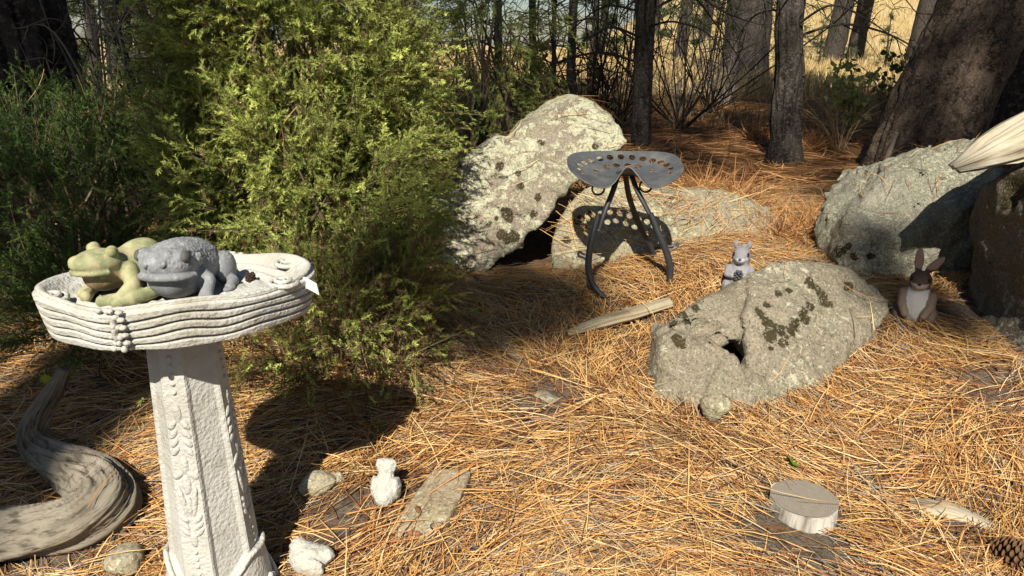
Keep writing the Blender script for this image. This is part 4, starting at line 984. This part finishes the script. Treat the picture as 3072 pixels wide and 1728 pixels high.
for k, (up_, lo_) in enumerate([([(1854,524,2.66),(1838,575,2.63),(1812,640,2.60),(1796,690,2.585)], [(1796,640,2.585),(1780,700,2.575),(1768,760,2.57),(1766,808,2.57),(1780,855,2.56),(1814,893,2.54)]),
                                ([(1894,524,2.66),(1912,572,2.63),(1945,635,2.60),(1968,690,2.585)], [(1952,640,2.585),(1978,705,2.575),(2002,765,2.57),(2011,810,2.57),(2007,855,2.57),(1999,884,2.57)])]):
    tube_obj('leg', stp(lo_), [.009,.013,.0125,.0125,.011,.010], M['ironblack'], st, sides=12, n=48)
    tube_obj('upper_strut', stp(up_), [.0105,.0105,.010,.010], M['ironblack'], st, sides=10, n=24, flat=.8)
    c = P(1795 if k == 0 else 1938, 566 if k == 0 else 558, 2.635)-so_; sp = [c+np.array((math.cos(t)*.0225, (t/(4*math.pi)-.5)*.016, math.sin(t)*.0225)) for t in np.linspace(0, 4*math.pi, 40)]
    tube_obj('spring_coil', sp, [.0032]*2, M['ironblack'], st, sides=7, n=80)
    bc = P(1738 if k == 0 else 2030, 762 if k == 0 else 735, 2.57)-so_; j_ = P(1766 if k == 0 else 2002, 775 if k == 0 else 752, 2.57)-so_
    bag = Bag()
    for dz in (.010, -.010): bag_tube(bag, [j_+np.array((0,0,dz*1.6)), (bc+j_)/2+np.array((0,0,dz*.7)), bc+np.array((0,0,dz*.9))], [.006,.004,.0045], sides=7, n=10)
    bag_tube(bag, [bc+np.array((0,0,.011)), bc+np.array((-.004 if k == 0 else .004,0,0)), bc+np.array((0,0,-.011))], [.0045]*2, sides=7, n=8)
    bag.obj('bracket', M['iron'], st)
tube_obj('leg', stp([(1876,525,2.68),(1890,600,2.74),(1925,690,2.80),(1960,760,2.84),(1972,818,2.85)]), [.010,.011,.012,.011,.012], M['ironblack'], st, sides=10, n=40)
bag = Bag(); blob(bag, P(1875,520,2.665)-so_, (.035,.035,.010)); bag.obj('hub', M['ironblack'], st)

# ------------------------------------------------------------------ stones, wood
def small_rock(name, px, py, r, label, m, seed, rot=0, amp=.18, cat='stone', sink=.3, h=None, group=None):
    c = G(px, py); r = np.array(r); g = np.random.default_rng(seed)
    pl = rand_unit(14, g); dd = g.uniform(.72, 1.0, 14); Mr = rotm(g.uniform(-15, 15), g.uniform(-15, 15), rot)
    def f(p):
        q = (p @ Mr)/r; m_ = (q @ pl.T-dd); mm = m_.max(1); k = 9.0
        s_ = mm+np.log(np.exp(k*(m_-mm[:, None])).sum(1))/k
        return np.maximum(s_, np.linalg.norm(q, axis=1)-1.02)*r.min()+amp*r.min()*(.5*noise(p/r.mean()*1.2+seed)+.25*noise(p/r.mean()*4+seed))
    e = r.max()*1.3; V, Q = nets(f, (-e,)*3, (e,)*3, h or r.mean()/11)
    o = mk(name, V, Q, m, None, True, None, None, {'moss': np.zeros(len(V))}); o.location = (c[0], c[1], c[2]+r[2]*(1-2*sink)); tag(o, label, cat, group); bpy.context.view_layer.update() if False else None
    SOLID.append((o, .02)); return o
small_rock('field_stone', 378,1712, (.052,.040,.036), 'tan rounded stone on the straw left of the birdbath foot', M['stone'], 3, 15, sink=.12)
small_rock('field_stone', 955,1475, (.045,.036,.034), 'pale angular stone at the edge of the birdbath shadow', M['stone'], 8, 30, sink=.15)
small_rock('field_stone', 1005,1448, (.026,.022,.020), 'small tan stone tucked behind the pale angular one', M['stone'], 9, 0)
small_rock('field_stone', 2142,1256, (.047,.038,.042), 'round pale stone leaning on the front of the mossy boulder', M['rockB'], 12, 0, sink=.05)
small_rock('field_stone', 1640,1195, (.045,.03,.012), 'flat brown stone nearly buried in the central straw', M['rockC'], 15, 10)
# flat slab
L_ = [(1185,1580),(1225,1520),(1305,1432),(1415,1442),(1385,1530),(1345,1588),(1312,1600),(1285,1632),(1150,1612)]
ps = []
for i, (x, y) in enumerate(L_):
    q = G(x, y); ps += [q+np.array((0,0,.034 if 1 < i < 7 else .012)), q+np.array((0,0,-.03))]
sf = blend([(hull(ps, 260), 0)], [(chain([G(1320,1440)+np.array((0,0,.026)), G(1290,1540)+np.array((0,0,.024)), G(1275,1620)+np.array((0,0,.02))], [.003]*3), .008), (ell(G(1318,1602)+np.array((0,0,.015)), (.02,.012,.02)), .004)])
c_ = np.mean(ps, 0); lo_ = np.min(ps, 0)-.02; hi_ = np.max(ps, 0)+.02
M['slab'] = m_rock('slab_stone', (.34,.265,.165), (.22,.17,.105), (.46,.42,.33), .1, 30, (.34,.28,.16), bumpd=.005)
def sg(p): return sf(p)+.0025*noise(p*np.array((30,12,60)))+.0012*noise(p*90)
V, Q = nets(sg, lo_, hi_, .0045); slab = mk('stone_slab', V, Q, M['slab'], None, True, None, None, {'moss': np.zeros(len(V))}); tag(slab, 'flat tan stone slab lying on the straw in the foreground', 'slab'); SOLID.append((slab, .045))
# sawn log round
c_ = G(2405,1530); lr = empty('log_round', c_); tag(lr, 'short sawn log round with pale bark and grey top in the foreground', 'log')
def lrd(TH, S, RR): return RR*(.09*noise(np.stack([np.cos(TH)*1.5, np.sin(TH)*1.5, S*0+2], -1))+.05*noise(np.stack([np.cos(TH)*11, np.sin(TH)*11, S*6], -1)))
M['palebark'] = m_wood('pale_bark', (.17,.145,.11), (.50,.455,.37), (.60,.56,.48), 16, .15, .006)
def m_rings():
    b = NB('sawn_end'); v = b.coord(); x = b.n('ShaderNodeTexWave', wave_type='RINGS', rings_direction='Z'); b.put(x.inputs[0], b.scale(v, 1.0, (.012,.006,0))); x.inputs['Scale'].default_value = 60; x.inputs['Distortion'].default_value = 2.5; x.inputs['Detail'].default_value = 2
    c = b.mix(x.outputs[1], (.24,.20,.15), (.31,.265,.205)); c = b.mix(b.ramp(b.noise(v, 60, 4, .7), [(.4, 0.), (.7, .6)]), c, (.20,.17,.13))
    return b.bsdf(c, .9, b.bump(x.outputs[1], .3, .001), spec=.1)
tube_obj('bark_side', [(0,0,-.055),(0,0,-.025),(.0005,-.0005,.004),(.001,-.001,.0325)], [.083,.082,.081,.079], M['palebark'], lr, sides=80, n=24, disp=lrd)
th = np.linspace(0, 2*math.pi, 64, endpoint=False); V = [np.array((.001,-.001,.0355))]+[np.array((math.cos(t)*.0765+.001, math.sin(t)*.0765-.001, .0352)) for t in th]
tp_ = mk('sawn_top', V, np.array([(0, 1+i, 1+(i+1) % 64) for i in range(64)]), M['rings'] if 'rings' in M else m_rings(), lr, False)
# s-curved driftwood, left
dr = [(196,1108,1.72),(168,1165,1.71),(122,1240,1.69),(104,1300,1.67),(128,1355,1.64),(200,1400,1.59),(290,1450,1.52),(318,1515,1.45),(235,1572,1.41),(90,1600,1.39),(-60,1625,1.38),(-260,1650,1.38)]
def dd_(TH, S, RR):
    tw = TH+S*3.0; ca, sa = np.cos(tw), np.sin(tw)
    wv = .35*noise(np.stack([ca*1.5, sa*1.5, S*6+9], -1))
    n1 = noise(np.stack([ca*3.0+wv, sa*3.0, S*2.2+3], -1)); n2 = noise(np.stack([ca*8+wv, sa*8, S*2.6], -1)); n3 = noise(np.stack([ca*20, sa*20, S*3], -1))
    crack = np.exp(-(n2/.07)**2)*np.clip(.5+1.5*noise(np.stack([ca*1.6, sa*1.6, S*7], -1)), 0, 1)
    return RR*(.30*noise(np.stack([ca*1.3, sa*1.3, S*4], -1))+.22*n1-.13*crack-.05*np.abs(n3)+.06*noise(np.stack([ca*5, sa*5, S*14], -1)))
dro = tube_obj('driftwood', [P(*q) for q in dr], [.014,.022,.028,.034,.040,.048,.062,.070,.066,.062,.060,.05], M['drift'], None, sides=180, n=420, disp=dd_)
tag(dro, 'twisted grey S-shaped driftwood lying left of the birdbath', 'driftwood'); SOLID.append((dro, .01))
# split weathered plank by the stool
a_ = G(1700,1010)+np.array((0,0,.012)); b_ = G(2008,925)+np.array((0,0,.022))
def pd_(TH, S, RR): return RR*(.25*noise(np.stack([np.cos(TH)*1.8, np.sin(TH)*1.8, S*3], -1))+.12*noise(np.stack([np.cos(TH)*7, np.sin(TH)*7, S*5], -1)))
pl_ = tube_obj('split_branch', [a_, (a_*2+b_)/3+np.array((0,0,.004)), (a_+b_*2)/3, b_], [.014,.024,.026,.024], M['tanwood'], None, sides=48, n=70, flat=.75, disp=pd_); tag(pl_, 'weathered split branch lying on straw below the stool', 'branch'); SOLID.append((pl_, .03))
a_ = G(2725,1520)+np.array((0,0,.008)); b_ = G(2990,1590)+np.array((0,0,.004))
pl2 = tube_obj('bleached_branch', [a_, (a_+b_)/2+np.array((0,.012,.006)), b_], [.020,.027,.012], M['paledrift'], None, sides=40, n=50, flat=.6, disp=pd_); tag(pl2, 'bleached branch half buried in straw right of the log round', 'branch'); SOLID.append((pl2, .25))
a_ = G(1512,1050)+np.array((0,0,.012)); b_ = G(1562,1085)+np.array((0,0,.010))
pl3 = tube_obj('wood_chip', [a_, (a_+b_)/2, b_], [.012,.016,.010], M['tanwood'], None, sides=20, n=16, flat=.4, disp=pd_); tag(pl3, 'small wood chip on straw at the edge of the juniper shade', 'wood chip')
# stick leaning on the granite boulder
lk = tube_obj('leaning_stick', [P(2550,690,3.0), P(2600,600,3.3), P(2650,500,3.6), P(2690,400,3.9)], [.014,.016,.014,.010], M['bark'], None, sides=10, n=30); tag(lk, 'dark stick leaning up against the foot of the leaning trunk', 'stick')
# pine cone at the lower right corner
pc = empty('pine_cone', G(3025,1690)+np.array((0,0,.028))); pc.rotation_euler = (R(80), 0, R(30)); tag(pc, 'open brown pine cone in the straw at the lower right corner', 'pine cone')
for j in range(70):
    f = j/70; a = j*2.39996; r_ = .034*math.sin(math.pi*(.12+.83*f))**.8; bag = None
    b = Bag(); blob(b, (0, 0, 0), (.013,.009,.003), (0, -35+50*f, 0), (.17,.09,.045), 8, 5)
    V = np.concatenate(b.V) @ rotm(0, 0, math.degrees(a)).T+np.array((math.cos(a)*r_*.75, math.sin(a)*r_*.75, -.04+.085*f))
    mk('scale', V, np.concatenate(b.F[4]), M['bits'], pc, True, np.tile((.20,.11,.055), (len(V), 1)))
# leaf and weed
def leafmesh(name, c, size, label, col, tilt, rz, parent=None, m=None):
    n = 9; t = np.linspace(0, 1, n); wv = np.sin(math.pi*t**.8)*.42*(1+.22*np.sin(t*22)); V = []
    for i in range(n):
        for s in (-1, -.5, 0, .5, 1): V.append((t[i]*size-size/2, s*wv[i]*size, .10*size*abs(s)-.25*size*(t[i]-.5)**2))
    V = np.array(V) @ rotm(*tilt, rz).T+np.array(c); o = mk(name, V, gridF(n, 5, False), m or M['leaf'], parent, True, np.tile(col, (len(V), 1)))
    if parent is None: tag(o, label, 'leaf')
    return o
leafmesh('green_leaf', G(2375,1408)+np.array((0,0,.022)), .042, 'single fresh green leaf on the straw above the log round', (.18,.30,.03), (35,10), 70)
wd = empty('seedling', G(150,1225)); tag(wd, 'small seedling with yellow-green leaves behind the driftwood tip', 'seedling'); wo_ = np.array(wd.location)
tube_obj('stem', np.array([G(150,1225), P(150,1180,1.95), P(142,1120,1.95)])-wo_, [.002,.0015,.001], m_plain('stem_green', (.12,.16,.04), .6), wd, sides=5, n=10)
for q, s, r_ in ((P(140,1140,1.94), .04, 60), (P(170,1210,1.93), .045, 20), (P(152,1200,1.92), .035, 150)): leafmesh('leaf', q-wo_, s, '', (.42,.48,.05), (50, 20), r_, wd)
# ------------------------------------------------------------------ pine straw and litter
BV = [(bvh_of([ground]), 1.0)]+[(bvh_of([o]), p) for o, p in SOLID]
BARE = [(1640,1190,.13),(2390,1600,.16),(1010,1600,.10),(1180,1480,.07),(2320,1590,.10),(2960,1170,.14),(2960,1490,.05),(2880,1560,.08),(1000,1540,.08),(1720,1640,.05),(2650,1450,.05),(1560,1270,.06),(1730,1020,.04),(2070,1300,.05),(100,1350,.10),(330,1150,.08),(2000,1180,.06),(1290,1530,.06),(1400,1650,.05)]
BAREW = [(G(a, b), r) for a, b, r in BARE]
def surface(X, Y, g):
    """height, normal and keep flag of the topmost surface under each point"""
    n = len(X); Zt = np.full(n, -9.0); N = np.zeros((n, 3)); N[:, 2] = 1; keep = np.ones(n, bool); dn = Vector((0, 0, -1))
    Zt = gz(X, Y); e = .01
    N = nrm(np.stack([-(gz(X+e, Y)-gz(X-e, Y))/(2*e), -(gz(X, Y+e)-gz(X, Y-e))/(2*e), np.ones(n)], -1))
    for (o, p), (bv, _) in zip(SOLID, BV[1:]):
        co = np.empty(len(o.data.vertices)*3, np.float32); o.data.vertices.foreach_get('co', co); co = co.reshape(-1, 3)+np.array(o.location)
        lo, hi = co.min(0), co.max(0)
        for i in np.nonzero((X > lo[0]) & (X < hi[0]) & (Y > lo[1]) & (Y < hi[1]))[0]:
            h = bv.ray_cast(Vector((X[i], Y[i], 3)), dn)
            if h[0] is not None and h[0].z > Zt[i]:
                Zt[i] = h[0].z; N[i] = h[1]
                keep[i] = g.random() < p*(1.0 if h[1].z > .55 else .25)
    d = (X-BX)**2+(Y-BY)**2; keep &= d > .118**2
    c = lr.location; keep &= ~(((X-c.x)**2+(Y-c.y)**2 < .08**2) & (g.random(n) > .06))
    Zt = np.where((X-c.x)**2+(Y-c.y)**2 < .08**2, c.z+.036, Zt)
    return Zt, N, keep
def straw(nb, per, region, W, Lr, seed, cols, lift=.018, spread=.22, chaos=.22):
    g = np.random.default_rng(seed)
    bx, by = region(nb, g)
    fld = fbm(xyz0(bx, by, .9, 2.0), 2)*2.2+.35*noise(xyz0(bx, by, 3.0, 4.0))
    ang = fld+g.normal(size=nb)*.30; cr = g.random(nb) < chaos; ang[cr] = g.uniform(0, math.pi, cr.sum())
    k = np.repeat(np.arange(nb), per); n = len(k)
    L = g.uniform(*Lr, n); a = ang[k]+g.normal(size=n)*spread
    flipd = np.where(g.random(n) < .5, 1, -1)
    X = bx[k]+g.normal(size=n)*.022+np.cos(a)*flipd*L*.3*g.random(n); Y = by[k]+g.normal(size=n)*.022+np.sin(a)*flipd*L*.3*g.random(n)
    den = np.ones(n)
    for c, r in BAREW: den *= 1-.90*np.exp(-(((X-c[0])**2+(Y-c[1])**2)/(r*r))**1.5)
    den *= np.clip(.92+.65*noise(xyz0(X, Y, 2.6, 7.0))+.35*noise(xyz0(X, Y, 8.0, 1.0)), .35, 1)
    ok = g.random(n) < den
    X, Y, L, a, k = X[ok], Y[ok], L[ok], a[ok], k[ok]; n = len(X)
    Zt, N, keep = surface(X, Y, g); X, Y, L, a, k, Zt, N = X[keep], Y[keep], L[keep], a[keep], k[keep], Zt[keep], N[keep]; n = len(X)
    d = np.stack([np.cos(a), np.sin(a), np.zeros(n)], -1); d = nrm(d-N*(d*N).sum(-1, keepdims=True)); d = nrm(d+N*g.normal(size=(n, 1))*.075)
    c = np.stack([X, Y, Zt], -1)+N*(g.random(n)**1.5*lift+.002)[:, None]
    upv = nrm(N+rand_unit(n, g)*.55)
    side = nrm(np.cross(N, d)); cv = side*(g.normal(size=n)*.12)[:, None]+N*(-np.abs(g.normal(size=n))*.05)[:, None]
    base = np.array(cols); w_ = g.random(n)+.25*noise(xyz0(X, Y, 1.5, 8.0)); w_ = np.clip(w_, 0, .999)
    ci = base[(w_*len(base)).astype(int)]; col = ci*g.uniform(.75, 1.2, (n, 1))
    return ribbons(c, d, upv, L, g.uniform(*W, n), cv, 3, .4, col)
def reg_near(n, g):
    y = np.sqrt(.9**2+(4.3**2-.9**2)*g.random(n)**1.15); x = g.uniform(-1, 1, n)*(.90*y+.45); return x, y
def reg_far(n, g):
    y = 3.6+8.0*g.random(n)**.8; x = g.uniform(-.85, .85, n)*(y+.3); return x, y
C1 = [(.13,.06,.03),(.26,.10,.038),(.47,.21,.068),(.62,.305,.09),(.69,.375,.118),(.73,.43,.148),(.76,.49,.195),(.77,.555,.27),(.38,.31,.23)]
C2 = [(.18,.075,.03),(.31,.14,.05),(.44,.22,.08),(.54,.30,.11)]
parts = [straw(30000, 5, reg_near, (.0012,.0028), (.10,.21), 1, C1), straw(9500, 3, reg_near, (.0011,.0022), (.03,.10), 4, C1, .014, .8, .7), straw(7500, 4, reg_near, (.0013,.0024), (.10,.22), 2, C1, .035, .5, .6), straw(420, 1, reg_near, (.003,.006), (.05,.16), 5, [(.10,.065,.045),(.17,.12,.085),(.06,.04,.03)], .014, .5, 1.0)]
V = []; F = []; C = []; n0 = 0
for v, f, c in parts: V.append(v); F.append(f+n0); C.append(c); n0 += len(v)
o = mk('pine_straw', np.concatenate(V), np.concatenate(F), M['needle'], None, False, np.concatenate(C)); tag(o, 'dry golden pine needles covering the ground between the boulders', 'pine straw', kind='stuff')
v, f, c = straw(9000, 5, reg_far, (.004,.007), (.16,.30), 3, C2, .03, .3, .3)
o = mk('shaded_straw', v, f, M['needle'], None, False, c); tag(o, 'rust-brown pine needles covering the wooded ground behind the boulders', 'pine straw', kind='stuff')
# catkins, cone scales and bark crumbs
g = np.random.default_rng(77); n = 3400; x, y = reg_near(n, g); Zt, N, keep = surface(x, y, g); bag = Bag()
cl = noise(xyz0(x, y, 2.2, 15.0))
for i in range(n):
    if not keep[i] or cl[i] < 0.0: continue
    s = g.uniform(.005, .0115)*(1.5 if g.random() < .12 else 1)
    blob(bag, (x[i], y[i], Zt[i]+.004+.004*g.random()), (s*g.uniform(1, 2.0), s*.62, s*.5), (g.uniform(-20, 20), g.uniform(-20, 20), g.uniform(0, 180)), np.array([(.26,.10,.05),(.20,.09,.05),(.33,.15,.075),(.17,.10,.065)][g.integers(4)])*g.uniform(.7, 1.2), 6, 5)
o = bag.obj('cone_scale_litter', M['bits']); tag(o, 'rusty cone scales and catkins scattered through the straw', 'litter', kind='stuff')
# ------------------------------------------------------------------ dry grass
def grass(name, label, x, y, h, w_, cols, seed, lean=.25, mat=None):
    g = np.random.default_rng(seed); n = len(x); z = gz(x, y)
    d = nrm(np.stack([g.normal(size=n)*lean+.12, g.normal(size=n)*lean, np.ones(n)], -1)); L = h*g.uniform(.6, 1.25, n)
    c = np.stack([x, y, z], -1)+d*L[:, None]*.48
    col = np.array(cols)[g.integers(0, len(cols), n)]*g.uniform(.75, 1.2, (n, 1))
    v, f, cc = ribbons(c, d, rand_unit(n, g), L, np.full(n, 1.0)*w_, np.stack([g.normal(size=n), g.normal(size=n), -.3*np.ones(n)], -1)*.22, 3, .15, col)
    o = mk(name, v, f, M['grass'], None, False, cc); tag(o, label, 'grass', kind='stuff'); return o
g = np.random.default_rng(5); n = 42000
y = 10.5+45*g.random(n)**1.5; x = g.uniform(-.35, .85, n)*y; hh = .26+.22*noise(xyz0(x, y, .4, 1.))
grass('meadow_grass', 'tall golden dry grass filling the sunny meadow', x, y, np.clip(hh, .12, .6)*(1+y*.006), .006+y*.0006, [(.46,.33,.14),(.58,.44,.20),(.66,.53,.28),(.40,.28,.12)], 6)
n = 9000; y = 6.0+6.5*g.random(n); x = g.uniform(-.8, .8, n)*y; k = noise(xyz0(x, y, .9, 3.0)) > .02; x, y = x[k], y[k]
grass('woodland_grass', 'thin brown dry grass under the trees', x, y, np.full(len(x), .22), .004+y*.0003, [(.22,.14,.07),(.32,.21,.10),(.26,.17,.09),(.17,.15,.08)], 8, .35)
n = 1500; y = 4.3+2.0*g.random(n); x = g.uniform(-.05, .55, n)*y; k = noise(xyz0(x, y, 2.0, 6.0)) > .18; x, y = x[k], y[k]
# ------------------------------------------------------------------ shrubs and tufts
def shrub(name, label, c, h, sp, nst, seed, tcol, leaf=None, nleaf=0, lsize=.03, r0=.005, curl=.3, cat='shrub', group=None):
    g = np.random.default_rng(seed); root = empty(name, c); tag(root, label, cat, group); bag = Bag(); lp = []
    for q in range(nst):
        e = np.array((g.normal()*sp, g.normal()*sp*.7, h*g.uniform(.55, 1.1))); m_ = e*np.array((.35,.35,.55))+g.normal(size=3)*curl*h*.2
        pp = [np.array((g.normal()*.03, g.normal()*.03, -.02)), m_, e]; bag_tube(bag, pp, [r0, r0*.7, r0*.2], np.array(tcol)*g.uniform(.6, 1.5), sides=5, n=12)
        s_ = spline(pp, 12)
        for j in range(g.integers(2, 6)):
            k = g.integers(3, 12); d = nrm(g.normal(size=3)+np.array((0,0,.4))); l2 = h*g.uniform(.1, .35)
            q2 = [s_[k], s_[k]+d*l2*.5+g.normal(size=3)*.1*l2, s_[k]+d*l2+np.array((0,0,g.uniform(-.3,.2)*l2))]
            bag_tube(bag, q2, [r0*.45, r0*.3, r0*.12], np.array(tcol)*g.uniform(.6, 1.5), sides=4, n=7); lp += [q2[1], q2[2]]
    tag(bag.obj('stems', M['twig'], root), kind='stuff')
    if nleaf:
        lp = np.array(lp)[g.integers(0, len(lp), nleaf)]+g.normal(size=(nleaf, 3))*.03*h
        d = rand_unit(nleaf, g); col = np.array(leaf)[g.integers(0, len(leaf), nleaf)]*g.uniform(.7, 1.2, (nleaf, 1))
        v, f, cc = ribbons(lp, d, rand_unit(nleaf, g), g.uniform(.7, 1.3, nleaf)*lsize, g.uniform(.5, .8, nleaf)*lsize, rand_unit(nleaf, g)*.4, 3, .2, col)
        o = mk('leaves', v, f, M['leaf'], root, False, cc); tag(o, kind='stuff')
    return root
def gp(px, Y, dz=0.0):
    x = (px-1536)/FPX*Y*1.04; return (x, Y, float(gz(x, Y))+dz)
shrub('bare_shrub', 'tangle of bare pale twigs between massive trunk and big juniper', gp(400,4.6), 1.25, .42, 16, 3, (.24,.19,.14), r0=.008, curl=.8)
shrub('bare_shrub', 'darker bare twigs right behind the spreading juniper', gp(300,4.1), .75, .30, 14, 4, (.17,.12,.08), r0=.005, curl=.8)
shrub('bare_shrub', 'bare brown twigs rising beside the big juniper top left', gp(520,5.6), 1.5, .35, 12, 14, (.12,.09,.065), r0=.008, curl=.7)
shrub('rusty_shrub', 'shrub with rusty drying leaves left of the lichen boulder peak', gp(1610,6.0), .75, .28, 14, 5, (.07,.05,.035), [(.35,.16,.06),(.42,.22,.09),(.14,.15,.04),(.22,.2,.05)], 130, .065, .006)
shrub('rusty_shrub', 'shrub with a few red leaves right of the lichen boulder peak', gp(1790,6.6), .85, .25, 12, 6, (.07,.05,.035), [(.40,.16,.09),(.45,.28,.16),(.15,.15,.05)], 60, .06, .006)
for i, (px, Y, h_, lb) in enumerate([(1760,6.3,1.5,'dark tangle of bare twigs left of the slim trunk'), (1850,7.4,1.9,'tall tangle of dead twigs close left of the slim trunk'), (2010,6.6,1.6,'drooping tangle of dead twigs right of the slim trunk'), (2090,8.2,1.5,'tall dark twig tangle left of the broad old trunk'), (1560,7.0,1.7,'dark twig tangle between the thin sapling trunks'), (560,6.0,1.5,'dark twig tangle behind the big juniper top left')]):
    shrub('twig_tangle', lb, gp(px, Y), h_, .38, 20, 300+i, (.045,.036,.028), r0=.008, curl=1.3, group='twig tangles in the wood')
shrub('pale_leaf_shrub', 'yellow-green leafy weed right of the curved young trunk', gp(2490,6.4), .62, .16, 12, 7, (.16,.14,.07), [(.42,.43,.15),(.50,.48,.22),(.30,.33,.09)], 260, .05, .004)
shrub('pale_leaf_shrub', 'dull green bushy weed in shade before the leaning trunk', gp(2600,7.0), .65, .28, 16, 8, (.12,.09,.05), [(.13,.15,.05),(.18,.19,.07)], 320, .045, .005)
shrub('dark_leaf_shrub', 'dark leafy sprig against the meadow left of the leaning trunk', gp(2680,6.0), .80, .10, 7, 9, (.08,.06,.04), [(.07,.09,.03)], 70, .055, .005)
shrub('dry_stalk_clump', 'pale branching dry stalks before the leaning trunk', gp(2640,5.2), .45, .10, 8, 10, (.38,.30,.17), r0=.004)
shrub('dry_stalk_clump', 'brown dry stalks right of the curved young trunk foot', gp(2470,5.5), .42, .22, 22, 11, (.26,.17,.09), r0=.003)
shrub('dry_stalk_clump', 'grey twiggy stalks left of the broad old trunk', gp(2130,9.5), .9, .5, 26, 12, (.22,.18,.15), r0=.006)
shrub('dry_stalk_clump', 'grey twiggy stalks before the meadow right of the slim trunk', gp(2010,8.0), .7, .5, 26, 13, (.16,.13,.10), r0=.005)
for i, (px, Y, lb) in enumerate([(1800,3.95,'needle clump right behind the lichen boulder'), (2080,4.1,'needle clump in shade just above the pale boulder'), (2200,4.0,'needle clump in shade above the right of the pale boulder'), (2420,3.4,'straw clump piled at the right end of the pale boulder'), (2390,5.6,'needle clump at the foot of the curved young trunk'), (2240,6.0,'needle clump between slim and curved trunks'), (2330,3.25,'tall dry straw tuft where pale and granite boulders meet')]):
    g = np.random.default_rng(200+i); n = 190; c0 = np.array(gp(px, Y)); d = nrm(np.stack([g.normal(size=n), g.normal(size=n), np.abs(g.normal(size=n))*.8+.15], -1)); L = g.uniform(.10,.24, n)
    c = d*L[:, None]*.5+g.normal(size=(n, 3))*np.array((.07,.06,.01)); c[:, 2] = np.abs(c[:, 2])+.0
    v, f, cc = ribbons(c, d, rand_unit(n, g), L, np.full(n, .003), rand_unit(n, g)*.2, 3, .4, np.array(C2)[g.integers(0, 4, n)]*g.uniform(.8, 1.4, (n, 1)))
    o = mk('needle_clump', v, f, M['needle'], None, False, cc); o.location = c0; tag(o, lb, 'straw clump', 'needle clumps under the trees')
for i, (px, py, lb) in enumerate([(440,232,'upper of two tan balls hanging among the bare twigs'), (440,261,'lower of two tan balls hanging among the bare twigs')]):
    q = P(px, py, 4.55); f_ = empty('oak_gall', q); tag(f_, lb, 'gall', 'tan balls among the twigs'); b = Bag(); blob(b, (0, 0, 0), (.0175,.0175,.0165), (0, 0, 0), (.46,.28,.08), 16, 12); b.obj('ball', M['bits'], f_)
    tube_obj('stalk', [(0,0,.015),(.01,.03,.06),(.02,.08,.13)], [.002,.002,.003], M['bark'], f_, sides=5, n=8)
